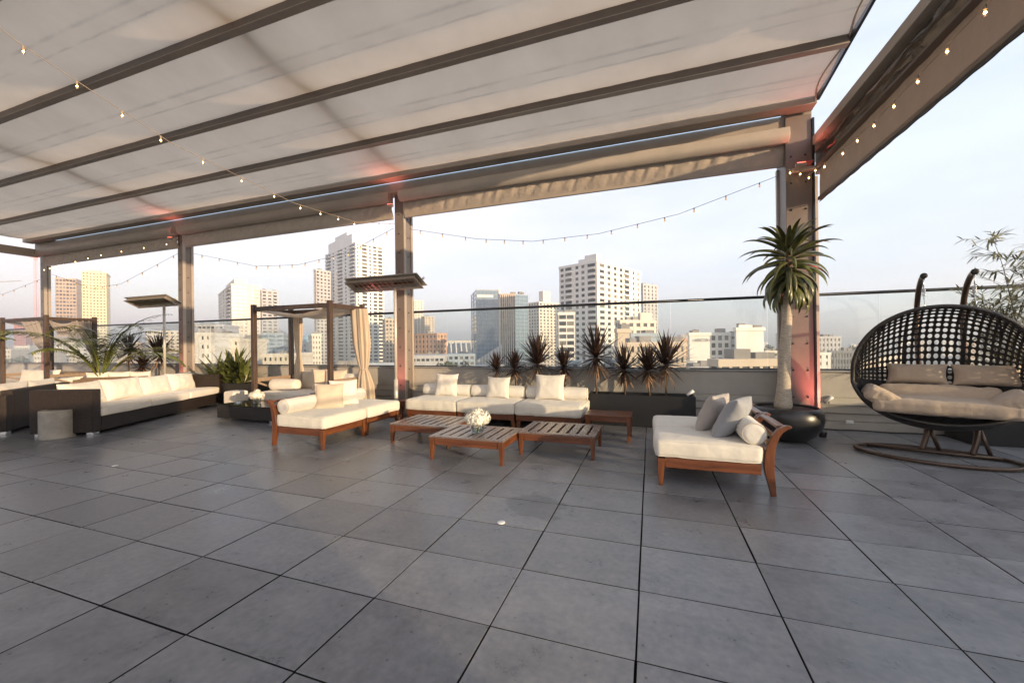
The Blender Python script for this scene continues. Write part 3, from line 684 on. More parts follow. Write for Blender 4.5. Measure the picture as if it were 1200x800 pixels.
pillow('ivory square pillow on the left module of the teak sofa',(-3.74,6.80,.47),.47,.44,.15,rx=R(-14),rz=R(4),m='cream2',seed=11)
pillow('slightly smaller ivory pillow on the middle module of the teak sofa',(-2.66,6.78,.47),.46,.40,.14,rx=R(-14),rz=R(-3),m='cream2',seed=12)
pillow('largest ivory pillow on the right module of the teak sofa',(-1.68,6.78,.47),.53,.46,.15,rx=R(-13),rz=R(2),m='cream2',seed=13)

# slatted coffee tables
def coffee(label,x0,y0,W=.99,D=.76):
    t=thing('coffee_table',label,'coffee table',(x0,y0,0),0,'low slatted teak coffee tables'); H=.30
    for x,y,sx,sy in ((.0,.0,1,1),(W,.0,-1,1),(0,D,1,-1),(W,D,-1,-1)): fixn(leg_mb(x,y,.275,sx,sy,.07,.034,-.010).build('leg',M['teakz'],t,bevel=.003))
    MB().box(.071,W-.071,.008,.034,.19,.275).build('apron',M['teak'],t,bevel=.003); MB().box(.071,W-.071,D-.034,D-.008,.19,.275).build('apron',M['teak'],t,bevel=.003)
    for a in (.008,W-.034): MB().box(a,a+.026,.071,D-.071,.19,.275).build('apron',M['teaky'],t,bevel=.003)
    MB().box(-.006,W+.006,-.006,.07,.277,.30).build('top_rail',M['slat'],t,bevel=.003); MB().box(-.006,W+.006,D-.07,D+.006,.277,.30).build('top_rail',M['slat'],t,bevel=.003)
    n=8; sw=(W+.012-7*.034)/n
    for k in range(n):
        a=-.006+k*(sw+.034); MB().box(a,a+sw,.071,D-.071,.277,.2995).build('slat',M['slat'],t,bevel=.003)
    return t
coffee('slatted teak coffee table at the left of the three, partly sunlit',-3.66,4.96,.98,.78)
coffee('slatted teak coffee table nearest the camera carrying the flower vase',-2.67,4.42,1.0,.76)
coffee('slatted teak coffee table at the right of the three, bare',-1.65,5.20-.24,.99,.74)
def side_table(label,x,y,W,D,H):
    t=thing('side_table',label,'side table',(x,y,0),0,'small square teak side tables')
    for a,b,sx,sy in ((0,0,1,1),(W,0,-1,1),(0,D,1,-1),(W,D,-1,-1)): fixn(leg_mb(a,b,H-.03,sx,sy,.065,.045,-.01).build('leg',M['teakz'],t,bevel=.003))
    MB().box(.01,W-.01,.008,.03,H-.1,H-.03).build('apron',M['teak'],t,bevel=.003); MB().box(W-.03,W-.008,.032,D-.03,H-.1,H-.03).build('apron',M['teaky'],t,bevel=.003); MB().box(.008,.03,.032,D-.03,H-.1,H-.03).build('apron',M['teaky'],t,bevel=.003)
    MB().box(-.01,W+.01,-.01,D+.01,H-.028,H).build('top',M['teak'],t,bevel=.005); return t
side_table('small square teak side table in front of the black planter',-.94,6.03,.66,.44,.38)
side_table('small teak side table between the left chaise and the teak sofa',-4.52,6.42,.34,.42,.40)

def blade(mb,base,az,el,L_,w,droop,n=7,fold=.25,twist=0,tip=1.0,rr=random):
    """sword leaf: starts at elevation el and bends down by droop"""
    p=Vector(base); d_az=Vector((math.cos(az),math.sin(az),0)); side=Vector((-math.sin(az),math.cos(az),0)); rows=[]
    for k in range(n+1):
        s=k/n; e=el-droop*s*s
        ww=w*(min(1,.45+s*3)*(1-s**2.2)**.8) if k<n else .0008
        dirn=d_az*math.cos(e)+Vector((0,0,math.sin(e))); nor=side.cross(dirn)
        sd2=side
        rows.append((p-sd2*ww+nor*ww*fold*0,p-nor*ww*fold*1.2,p+sd2*ww)); p=p+dirn*(L_/n)
    vs=[q for r_ in rows for q in r_]; fs=[]
    for k in range(n): a=k*3; fs+=[(a,a+1,a+4,a+3),(a+1,a+2,a+5,a+4)]
    mb.add(vs,fs)
def vase(label,loc,s=1,seed=0):
    t=thing('flower_vase',label,'flower vase',loc); rr=random.Random(seed)
    MB().lathe([(.0,.006),(.07*s,.006),(.085*s,.03*s),(.085*s,.10*s),(.078*s,.12*s),(.075*s,.12*s),(.08*s,.1*s),(.08*s,.035*s),(.066*s,.014),(0,.014)],24).build('vase',M['vase'],t,True)
    MB().tube([(.0,0,.02),(.01,.01,.16*s)],.012,6).build('stem',M['bop'],t)
    for b in range(7):
        a=b*2*math.pi/6; c=Vector((math.cos(a)*.085*s,math.sin(a)*.085*s,.19*s+rr.uniform(-.02,.02)*s)) if b<6 else Vector((0,0,.25*s))
        mb=MB(); rad=rr.uniform(.062,.085)*s
        for k in range(240):
            d=Vector((rr.gauss(0,1),rr.gauss(0,1),rr.gauss(0,1))).normalized(); p=c+d*rad*rr.uniform(.80,1.14)
            u=d.orthogonal().normalized(); u=(Matrix.Rotation(rr.uniform(0,6.28),3,d)@u); v=d.cross(u); q=.015*s
            mb.add([p-u*q,p+v*q+d*.004,p+u*q,p-v*q+d*.006,p+d*.005*s],[(0,1,4),(1,2,4),(2,3,4),(3,0,4)])
        mb.lathe([(0,-rad*.7),(rad*.55,-rad*.4),(rad*.7,0),(rad*.55,rad*.4),(0,rad*.7)],10,c=c)
        mb.build('bloom',M['flower'],t,True)
    mb=MB()
    for k in range(7): blade(mb,(0,0,.12*s),k*.9,R(35),.16*s,.022*s,R(50),5)
    mb.build('leaves',M['bop'],t,True)
    return t
vase('round glass vase of white hydrangeas on the nearest slatted coffee table',(-2.13,4.72,.30),1.0,2)

t=thing('sun_block_wall','added unseen wall at the right that keeps low sun off the stool and sofa bases','wall',(7.0,-7,0))  # added out of view so low sun misses the stool and sofa bases
MB().box(0,.18,0,4.9,0,2.64).build('panel',M['siding'],t,bevel=.005); MB().box(-.03,.21,-.02,4.93,2.641,2.68).build('coping',M['capping'],t)

def toplight(label,x,y,z,e=7):
    t=thing('column_light',label,'wall light',(x,y,z),0,'red lights at the column heads')
    MB().box(-.07,.07,-.07,.0,-.03,.02).build('housing',M['steelw'],t,bevel=.006); MB().box(-.055,.055,-.06,-.012,.021,.028).build('lens',M['redled'],t)
    ld=bpy.data.lights.new('red_lamp','SPOT'); ld.energy=e; ld.color=(1,.22,.15); ld.spot_size=R(120); ld.spot_blend=1; ld.shadow_soft_size=.05
    lo=bpy.data.objects.new('lamp',ld); COL.objects.link(lo); lo.parent=t; lo.location=(0,-.05,.04); lo.rotation_euler=(R(180+20),0,0)
toplight('small red light at the head of the corner column',2.2,7.22,4.14,6)
toplight('small red light at the head of the middle column',-5.24,7.22,4.45,7.5)
toplight('small red light at the head of the column left of the daybed',-12.39,7.22,4.45,7.5)
# ------------------------------------------------------------------ rattan furniture
def rattan_sofa(label,loc,rz,L_,D=.92,arm=.17,seat=.30,back=.70,armh=.76,nseat=3,npil=4,group=None,arms=(1,1),mat_=None,cush='cream2'):
    """local x along the front, front at y=0, back at y=D"""
    w_=mat_ or M['wicker']; t=thing('rattan_sofa',label,'rattan sofa',loc,rz,group)
    MB().box(arm,L_-arm,.0,D-.16,.06,seat).build('base',w_,t,bevel=.012)
    for k,x in enumerate((0,L_-arm)):
        if arms[k]:
            # sloped arm: a touch lower at the front
            MB().prism([(0,.06),(D,.06),(D,armh),(0,armh-.01)],x,x+arm,'x').build('arm',w_,t,bevel=.014)
    MB().box(arm+.001,L_-arm-.001,D-.158,D,.06,back).build('backrest',w_,t,bevel=.014)
    for x in (.05,L_-.17):
        for y in (.03,D-.13): MB().box(x,x+.12,y,y+.1,.0,.055).build('foot',M['chrome'],t,bevel=.004)
    W=(L_-2*arm)/nseat
    for k in range(nseat):
        seat_cushion(cushion(W-.01,D-.16,.15,.05,.02,60+k,.008),cush,t,(arm+W*(k+.5),(D-.16)/2-.02,seat+.002))
    W=(L_-2*arm)/max(1,npil)
    rr=random.Random(int(L_*100))
    for k in range(npil):
        pl=pillow_mb(W*1.06,.44,.22,70+k,.02); X=mt((arm+W*(k+.5),D-.30,seat+.34+rr.uniform(-.01,.02)),rx=R(-16),rz=R(rr.uniform(-5,5)))
        o=MB().add([tuple(X@Vector(p)) for p in pl.v],pl.f).build('back_cushion',M[cush],t,True); weld(o)
    return t
ang=math.atan2(3.27,-1.62)
rattan_sofa('long dark rattan sofa with cream cushions facing the coffee tables',(-8.78,3.93,0),ang,3.65,.92,.17,.30,.70,.78,3,4)
a2=math.atan2(.70,-.71)
rattan_sofa('dark rattan loveseat seen from behind beside the concrete stool',(-10.34-.70*.92+.0,3.53-.71*.92,0),a2,2.1,.92,.16,.30,.75,.68,2,2).location=(-10.34-.707*.92,3.53-.707*.92,0)
# flip that loveseat so its back faces the camera side
o=[x for x in COL.objects if x.name.startswith('rattan_sofa') and 'loveseat seen' in x.get('label','')][0]
o.rotation_euler=(0,0,a2+math.pi); o.location=(-10.34-.71*2.1-.71*.92,3.53+.70*2.1-.70*.92,0)
rattan_sofa('rattan loveseat behind the long rattan sofa with its tan back in the sun',(0,0,0),0,1.55,.85,.14,.30,.74,.70,2,3,mat_=mat_wicker('light tan rattan',(.10,.065,.04),(.26,.18,.12)))  # paler tan rattan than on the other sofas
o=[x for x in COL.objects if x.get('label','').startswith('rattan loveseat behind')][0]
a3=math.atan2(.80,.95); o.rotation_euler=(0,0,a3+math.pi); o.location=(-12.1-math.sin(a3)*.8,7.15+math.cos(a3)*.1,0)
# concrete stool
t=thing('concrete_stool','round cast concrete stool in front of the rattan sofas','stool',(-9.22,3.70,0))
o=MB().lathe([(.205,.0),(.211,.006),(.211,.45),(.205,.458),(.17,.456),(.15,.452),(0,.452)],40).build('drum',M['concrete'],t,True,bevel=.003)
# black rattan coffee table
t=thing('rattan_table','low black rattan table with glass top between the rattan sofa and left chaise','coffee table',(-8.2,5.55,0))
MB().box(0,1.5,0,.75,.05,.30).build('base',M['wickb'],t,bevel=.01); MB().box(-.005,1.505,-.005,.755,.302,.312).build('glass_top',mat('black glass top',(.02,.02,.022),.06,spec=.9),t,bevel=.002)
for x in (.04,1.36):
    for y in (.04,.61): MB().box(x,x+.1,y,y+.1,0,.049).build('foot',M['chrome'],t)
vase('glass vase of white flowers on the black rattan table',(-7.55,5.9,.313),.85,5)
t=thing('tray','small round glass dish on the black rattan table','dish',(-7.95,5.8,.313)); MB().lathe([(0,0),(.05,0),(.075,.018),(.072,.02),(.048,.005),(0,.005)],18).build('dish',M['vase'],t,True)
t=thing('pouf','small cream square pouf beyond the black rattan table','pouf',(-9.25,6.7,0)); o=cushion(.36,.36,.38,.05,.01,77,.004).build('cover',M['cream'],t,True); o.location=(0,0,.04)
MB().box(-.18,.18,-.18,.18,0,.045).build('base',M['potblk'],t)

# ------------------------------------------------------------------ daybeds
def drape(p0,p1,z0,z1,pinch,w0,w1,depth,seed,n=50,m='drape'):
    pass
def curtain(t,x,y,z0,z1,w,zp,m,seed,dx=0,bulge=.0):
    """bunched curtain hanging at x,y, tied at height zp"""
    def fn(u,v):
        z=z1+(z0-z1)*v; zz=z
        d=abs(z-zp); k=min(1,d/(.55 if z>zp else .35)); ww=w*(.42+.58*k**.7)
        a=u*2*math.pi; r_=ww/2*(1+.22*math.sin(a*7+v*2+seed)+.12*math.sin(a*13+seed))
        return (x+dx*v+math.cos(a)*r_, y+math.sin(a)*r_*.45, zz)
    o=MB().grid(84,36,fn).build('curtain',M[m],t,True); weld(o)
    a_=[(x+dx*(z1-zp)/(z1-z0)+math.cos(q)*w*.25,y+math.sin(q)*w*.14,zp) for q in [k*2*math.pi/16 for k in range(16)]]
    MB().tube(a_,.012,6,closed=True).build('tie_back',M[m],o,True)
def daybed(label,x0,x1,y0,y1,Z,roofm,curt):
    t=thing('canopy_daybed',label,'canopy daybed',(x0,y0,0),0,'canopy daybeds along the parapet'); W=x1-x0; D=y1-y0; p=.085
    for x in (0,W-p):
        for y in (0,D-p): MB().box(x,x+p,y,y+p,0,Z).build('post',M['daywood'],t,bevel=.005)
    for y in (.015,D-p+.015): MB().box(p+.001,W-p-.001,y,y+.055,Z-.14,Z-.05).build('top_beam',M['daywood'],t,bevel=.004)
    for x in (.015,W-p+.015): MB().box(x,x+.055,p+.001,D-p-.001,Z-.14,Z-.05).build('top_beam',M['daywood'],t,bevel=.004)
    MB().box(.02,W-.02,.09,D-.09,.16,.30).build('bed_base',M['daywood'],t,bevel=.005)
    MB().box(p+.002,W-p-.002,.012,.06,.14,.32).build('front_board',M['dayrail'],t,bevel=.005)
    # side and back rails with crossed braces
    MB().box(p+.001,W-p-.001,D-p+.02,D-.02,.68,.80).build('back_rail',M['dayrail'],t,bevel=.004)
    for x in (.02,W-p+.02):
        MB().box(x,x+.045,p+.001,D-p-.001,.70,.78).build('side_rail',M['dayrail'],t,bevel=.004)
        L2=D-2*p; 
        for s in (1,-1):
            an=math.atan2(.36*s,L2); X=mt((x+.022+s*.011,D/2,.52),rx=an); MB().box(-.01,.01,-math.hypot(L2,.36)/2+.03,math.hypot(L2,.36)/2-.03,-.022,.022,X).build('cross_brace',M['dayrail'],t,bevel=.003)
    for a in (p,W/2):
        L2=W/2-p*1.0
        for s in (1,-1):
            an=math.atan2(.34*s,L2); X=mt((a+L2/2,D-.045+s*.012,.50),ry=-an); MB().box(-math.hypot(L2,.34)/2+.03,math.hypot(L2,.34)/2-.03,-.01,.01,-.022,.022,X).build('cross_brace',M['dayrail'],t,bevel=.003)
    o=cushion(W-.2,D-.12,.18,.06,.02,90,.006).build('mattress',M['cream'],t,True); o.location=(W/2,D/2-.02,.305)
    # sagging cloth roof
    def rf(u,v):
        x=.03+(W-.06)*u; y=.03+(D-.06)*v; s=abs(math.sin(u*math.pi))
        return (x,y,Z-.10-.16*s*(1+.25*math.sin(v*9)) -.02*noise.noise(Vector((x*3,y*3,1))))
    MB().grid(50,24,rf).build('cloth_roof',M[roofm],t,True)
    for c in curt: curtain(t,*c)
    return t
daybed('wooden canopy daybed behind the left chaise with knotted cream drapes',-8.10,-5.95,6.20,7.22,2.36,'drape',
  [(.30,.93,.55,2.20,.22,1.25,'drape',1,.05),(2.20,.78,.22,2.24,.36,.95,'drape',4,.14)])
daybed('dark canopy daybed at the far left with swagged grey drapes',-17.3,-15.0,5.8,6.85,2.36,'drapeg',[])
o=[x for x in COL.objects if x.get('label','').startswith('dark canopy')][0]
def swag(xa,xb,y,z,sag,h,m='drapeg'):
    def fn(u,v):
        x=xa+(xb-xa)*u; s=math.sin(u*math.pi)
        return (x,y+.02*math.sin(v*14),z-sag*s-h*v*(.25+.75*s))
    return MB().grid(30,24,fn).build('swag',M[m],o,True)
def panel(top0,top1,foot,seed):
    """cloth gathered from a wide top edge to one tied point"""
    t0,t1,f=Vector(top0),Vector(top1),Vector(foot)
    def fn(u,v):
        a=t0.lerp(t1,u); c=a.lerp(f,v**.9); k=.03*math.sin(u*22+seed)*(1-.5*v); n_=(t1-t0).cross(Vector((0,0,1))).normalized()
        c+=n_*k; c.z-=.10*math.sin(v*math.pi)*(1-u if seed%2 else u); c+=(t1-t0)*.06*(u-.5)*v; return c
    return MB().grid(30,24,fn).build('swag',M['drapeg'],o,True)
def sideswag(y0,y1,x,z,sag,h):
    def fn(u,v):
        s=math.sin(u*math.pi); return (x+.02*math.sin(v*14),y0+(y1-y0)*u,z-sag*s-h*v*(.2+.8*s))
    return MB().grid(30,24,fn).build('swag',M['drapeg'],o,True)
panel((1.05,.05,2.24),(1.85,.05,2.24),(2.2,.04,1.35),1)
sideswag(.08,.62,2.27,2.24,.10,.34)
panel((2.27,.5,2.24),(2.27,.95,2.24),(2.27,.98,1.15),2)
bolster('cream bolster on the left end of the centre daybed',(-7.62,6.62,.49),.62,.13,R(8),'cream',50)
pillow('square tan pillow at the left of the centre daybed back',(-7.28,6.98,.49),.50,.42,.16,rx=R(-10),rz=R(5),m='sandpil',seed=51)
pillow('narrow tan pillow turned edge on in the middle of the daybed',(-6.82,6.86,.49),.42,.48,.18,rx=R(-8),rz=R(48),m='sandpil',seed=52)
pillow('tan pillow tilted beside the right front post of the daybed',(-6.50,6.90,.49),.46,.46,.18,rx=R(-16),rz=R(30),m='sandpil',seed=53)
pillow('long cream back cushion at the right rear of the centre daybed',(-6.33,7.05,.49),.66,.38,.16,rx=R(-4),rz=0,m='cream',seed=54)
pillow('long cream back cushion on the far left daybed',(-16.4,6.2,.49),1.5,.40,.20,rx=R(-10),rz=R(8),m='cream2',seed=55)
pillow('cream cushion at the right end of the far left daybed',(-15.35,6.3,.49),.6,.30,.18,rx=R(-50),rz=R(20),m='cream2',seed=56)

# ------------------------------------------------------------------ patio heaters
def heater(label,x,y,H,hx0,hx1,rz=0):
    t=thing('patio_heater',label,'patio heater',(x,y,0),rz,'flat panel patio heaters')
    MB().lathe([(.0,0),(.24,0),(.24,.015),(.06,.03),(.055,.09),(0,.09)],28).build('base',M['rail'],t,True,bevel=.003)
    MB().tube([(0,0,.08),(0,0,.75)],.042,14).build('lower_sleeve',M['polew'],t,True)
    MB().tube([(0,0,.75),(0,0,H-.02)],.030,14).build('pole',M['polew'],t,True)
    # tilted trapezoid reflector hood
    X=mt((0,0,H),rx=R(-27))
    a,b=hx0,hx1; d0,d1=-.26,.12
    top=[(a+.06,d0+.05,.085),(b-.06,d0+.05,.085),(b-.06,d1-.02,.085),(a+.06,d1-.02,.085)]
    bot=[(a,d0,0),(b,d0,0),(b,d1,0),(a,d1,0)]; inn=[(a+.04,d0+.035,.0),(b-.04,d0+.035,0),(b-.04,d1-.035,0),(a+.04,d1-.035,0)]
    ceil=[(a+.1,d0+.07,.075),(b-.1,d0+.07,.075),(b-.1,d1-.06,.075),(a+.1,d1-.06,.075)]
    vs=top+bot+inn+ceil
    fs=[(0,1,2,3)]+[(4+i,4+(i+1)%4,(i+1)%4,i) for i in range(4)]+[(8+i,8+(i+1)%4,4+(i+1)%4,4+i) for i in range(4)]+[(12+i,12+(i+1)%4,8+(i+1)%4,8+i) for i in range(4)]+[(15,14,13,12)]
    fixn(MB().add(vs,fs,X).build('hood',M['steelw'],t))
    MB().box(a-.02,b+.04,d0-.02,d1+.03,.088,.100,X).build('top_shield',M['brushed'],t,bevel=.004)
    n=3; w_=(b-a-.26)/n
    for k in range(n):
        MB().tube([X@Vector((a+.13+k*w_+.02,-.07,.03)),X@Vector((a+.13+(k+1)*w_-.02,-.07,.03))],.022,10).build('element',M['heatel'],t,True)
        for q in range(5):
            xx=a+.13+k*w_+.02+(w_-.04)*q/4; MB().tube([X@Vector((xx,d0+.05,.006)),X@Vector((xx,d1-.05,.006))],.004,5).build('guard_wire',M['brushed'],t)
    MB().tube([(b-.02,.02,H+.10),(b+.05,.05,H+.16)],.022,8).build('handle',M['white'],t,True)
heater('patio heater with long panel hood in front of the middle column',-4.97,6.95,2.66,-1.10,.62)
heater('patio heater with panel hood left of the second column',-11.98,6.8,2.60,-1.25,.40)

# ------------------------------------------------------------------ plants
def cordyline(label,x,y,zc,r,z0,seed,group,lean=0):
    rr=random.Random(seed); t=thing('cordyline',label,'cordyline plant',(x,y,z0),0,group)
    h=zc-z0
    MB().tube([(0,0,-.02),(lean*.5,0,h*.5),(lean,0,h)],[.018,.014,.012],7).build('stem',M['stem'],t,True)
    mb=MB(); r*=1.14; n=int(60+r*55); dd=rr.uniform(100,125)
    for k in range(n):
        az=k*2.39996+rr.uniform(-.2,.2); q=k/n; el=R(84-dd*q**1.05+rr.uniform(-13,13)); L_=r*rr.uniform(.85,1.18)*(1 if q<.8 else .85)
        blade(mb,(lean+math.cos(az)*.012,math.sin(az)*.012,h+.07*(1-q)-.04),az,el,L_,(0.016+r*.020)*rr.uniform(.75,1.1),rr.uniform(.0,.5)+(.9 if rr.random()<.08 else 0),6)
    mb.build('leaves',M['cord_leaf'],t,True)
    mb=MB()
    for k in range(int(10+r*16)):
        az=rr.uniform(0,6.28); blade(mb,(lean,0,h-.06-rr.uniform(0,.08)),az,R(rr.uniform(-70,-30)),r*rr.uniform(.5,.85),.012,R(20),5)
    mb.build('dead_leaves',M['cord_leafl'],t,True)
cg='cordylines in the long planters'
C=[(-2.89,.97,.27,'leftmost small cordyline above the middle sofa pillow'),(-2.51,.98,.31,'small cordyline second from the left behind the sofa'),(-2.06,1.08,.50,'large cordyline directly behind the gap between two sofa pillows'),
   (-1.53,1.02,.33,'medium cordyline behind the right sofa pillow'),(-.94,1.20,.52,'tallest cordyline over the left end of the black planter'),(-.44,.98,.39,'cordyline in the middle of the black planter'),
   (-.02,.98,.40,'reddish cordyline third from the left in the black planter'),(.25,1.08,.46,'cordyline at the right end of the black planter')]
for i,(x,z,r,lb) in enumerate(C): cordyline(lb,x,7.42 if i%2 else 7.36,z,r,.50,100+i,cg,lean=random.uniform(-.03,.03))
def trough(label,x0,x1,y0,y1,H,m='planter'):
    t=thing('planter_box',label,'planter',(x0,y0,0),0,'black trough planters'); W=x1-x0; D=y1-y0; q=.03
    mb=MB().box(0,W,0,q,0,H).box(0,W,D-q,D,0,H).box(0,q,q,D-q,0,H).box(W-q,W,q,D-q,0,H); mb.build('trough',M[m],t,bevel=.004)
    MB().grid(int(W*30),10,lambda u,v:(q+(W-2*q)*u,q+(D-2*q)*v,H-.05+.02*noise.noise(Vector((u*W*14,v*8,x0))))).build('soil',M['soil'],t,True); return t
trough('long black planter box holding four cordylines right of the teak sofa',-1.06,.70,7.18,7.60,.545)
trough('long planter box hidden behind the teak sofa backs',-4.0,-1.14,7.28,7.62,.56)
trough('black planter box holding the broad leaved plant left of the centre daybed',-10.55,-9.2,7.1,7.55,.55)
trough('planter box of red cordylines behind the far rattan loveseat',-15.2,-12.75,7.2,7.6,.55)
cordyline('left red cordyline near the second column',-14.66,7.4,1.36,.50,.5,140,'cordylines by the second column')
cordyline('short red cordyline between the two tall ones by the second column',-13.95,7.36,.95,.36,.5,141,'cordylines by the second column')
cordyline('tall red cordyline beside the left heater pole',-13.29,7.4,1.28,.55,.5,142,'cordylines by the second column')
# small white spot fixtures on the planter rim
def spot(label,x,y,z):
    t=thing('garden_spotlight',label,'garden light',(x,y,z)); MB().tube([(0,0,-.02),(.0,0,.03)],.008,8).build('stake',M['rail'],t)
    MB().tube([(-.05,0,.02),(.01,0,.07),(.05,0,.10)],[.024,.026,.030],12).build('head',M['white'],t,True)
spot('small white spotlight on the right rim of the black planter',.62,7.22,.545)
spot('small white spotlight lying on the ledge right of the corner pot',2.75,7.84,.43)

# bird of paradise clump
t=thing('broadleaf_plant','dense broad leaved plant in the black box left of the centre daybed','potted plant',(-10.25,7.32,.50)); rr=random.Random(5)
for part in range(3):
    mb=MB()
    for k in range(52):
        az=rr.uniform(0,6.28); el=R(rr.uniform(20,88)); L_=rr.uniform(.35,.88); r0=rr.uniform(0,.45)
        blade(mb,(rr.uniform(-.55,.55),rr.uniform(-.12,.12),rr.uniform(-.03,.25)),az,el,L_,rr.uniform(.04,.075),R(rr.uniform(5,45)),8,.35)
    mb.build('foliage',M['bop'],t,True)
mb=MB()
for k in range(16):
    x=rr.uniform(-.5,.5); mb.tube([(x,rr.uniform(-.1,.1),-.06),(x+rr.uniform(-.1,.1),0,.25)],.010,6)
mb.build('stems',M['bark'],t,True)

# palms
def palm(label,loc,nf,L_,seed,trunk=.35,s=1,cat='potted palm'):
    rr=random.Random(seed); t=thing('potted_palm',label,cat,loc)
    MB().lathe([(.15,0),(.19,.02),(.22,.34),(.23,.36),(.205,.36),(.20,.33),(0,.32)],28).build('pot',M['potblk'],t,True)
    for k in range(4):
        a=k*1.6; MB().tube([(math.cos(a)*.05,math.sin(a)*.05,.30),(math.cos(a)*.07,math.sin(a)*.07,.30+trunk)],[.035,.02],8).build('stem',M['bark'],t,True)
    for k in range(nf):
        mb=MB(); az=k*2.4+rr.uniform(-.3,.3); el=R(rr.uniform(52,88)); L2=L_*rr.uniform(.75,1.1); droop=R(rr.uniform(75,135)); n=38; p=Vector((math.cos(az)*.05,math.sin(az)*.05,.30+trunk)); side=Vector((-math.sin(az),math.cos(az),0)); spine=[]
        for i in range(n+1):
            q=i/n; e=el-droop*q**1.6; d=Vector((math.cos(az)*math.cos(e),math.sin(az)*math.cos(e),math.sin(e))); spine.append((p.copy(),d)); p=p+d*L2/n
        mb.tube([a for a,_ in spine],[.010*(1-i/(n+1))+.002 for i in range(n+1)],5)
        for i in range(7,n+1):
            p,d=spine[i]; q=i/n; ll=.34*s*math.sin(min(1,q*1.1)*math.pi*.84+.3)*1.15
            for sg in (-1,1):
                dr=(d*.62+side*sg*.8+Vector((0,0,-.12-rr.uniform(0,.18)))).normalized(); u=dr.cross(Vector((0,0,1))).normalized()*.021
                tip=p+dr*ll+Vector((0,0,-.10*ll)); mid=p+dr*ll*.5+Vector((0,0,.01)); mb.add([p-u*.5,p+u*.5,mid+u,tip,mid-u],[(0,1,2,4),(4,2,3)])
        mb.build('frond',M['palm'],t,True)
    return t
palm('arching green palm behind the rattan sofas at the left',(-13.1,6.05,0),18,2.3,11,.40,1.35)
palm('palm cut off by the left edge of the photo',(-17.9,5.3,0),8,1.6,15,.9)

# tree aloe in a bowl
t=thing('tree_aloe','tree aloe with a drooping crown in a black bowl before the corner column','tree aloe',(1.90,6.86,0)); rr=random.Random(2)
pt=[(-.06,0,.40),(-.05,0,.62),(-.035,.0,.95),(-.03,0,1.3),(.0,.0,1.65),(.02,0,2.0),(.03,0,2.35)]
mb=MB(); mb.tube([Vector(a) for a in pt],[.155,.095,.082,.075,.068,.06,.05],18); mb.build('trunk',M['bark'],t,True,sub=1)
for z in (0,): pass
lv=MB(); lv2=MB()
for k in range(96):
    q=k/96; az=k*2.39996+rr.uniform(-.15,.15); z=2.90-.72*q
    el=R(60-95*min(1,q*1.6)+rr.uniform(-10,10)); L_=(.40+.22*math.sin(min(1,q*3)*math.pi/2)-(.22*max(0,q-.35)/.65))*rr.uniform(.85,1.12); dr=R(55+70*q)
    blade(lv if k%2 else lv2,(.03+math.cos(az)*.05,math.sin(az)*.05,z),az,el,L_,.040,dr*.85,10,.8)
lv.build('leaves',M['aloe'],t,True); lv2.build('leaves',M['bop'],t,True)
mb=MB(); mb.tube([(.03,0,2.0),(.03,0,2.85)],[.06,.03],10); mb.build('crown_stem',M['stem'],t,True)
t=thing('bowl_planter','large round black bowl planter holding the tree aloe','planter',(1.89,6.86,0))
MB().lathe([(.20,.0),(.24,.01),(.36,.10),(.43,.22),(.452,.33),(.44,.42),(.405,.485),(.385,.49),(.38,.47),(.40,.42)],48).build('bowl',M['potblk'],t,True)
MB().lathe([(.39,.45),(.3,.458),(.2,.452),(.1,.462),(0,.46)],36).build('soil',M['soil'],t,True)

# bamboo-like willowy plant beyond the swing
t=thing('bamboo_plant','airy pale leaved bamboo rising behind the right end of the swing','bamboo',(4.75,7.45,0)); rr=random.Random(9)
for k in range(9):
    x=rr.uniform(-.35,.65); y=rr.uniform(-.2,.25); h=rr.uniform(2.0,3.1); lx=rr.uniform(-.7,.7); cane=[]
    for i in range(12):
        q=i/11; cane.append(Vector((x+lx*q*q,y+rr.uniform(-.01,.01)-.2*q*q,.3+(h-.3)*q-.15*q**3)))
    MB().tube(cane,[.012*(1-.8*i/11) for i in range(12)],5).build('cane',M['stem'],t,True)
    mb=MB()
    for i in range(3,12):
        for b in range(7):
            az=rr.uniform(0,6.28); e=R(rr.uniform(-10,40)); L2=rr.uniform(.15,.42); p=cane[i]; d=Vector((math.cos(az)*math.cos(e),math.sin(az)*math.cos(e),math.sin(e))); q2=p+d*L2
            mb.tube([p,q2],.0025,3)
            for c_ in range(8):
                f=.3+.7*c_/8; blade(mb,p.lerp(q2,f),az+rr.uniform(-1.3,1.3),e+R(rr.uniform(-50,25)),rr.uniform(.10,.18),.011,R(rr.uniform(10,50)),3)
    mb.build('foliage',M['bamboo'],t,True)
t=thing('planter_box','black box holding the bamboo behind the swing','planter',(4.75,7.45,0)); MB().box(-.6,.8,-.25,.3,0,.5).build('trough',M['planter'],t,bevel=.004)

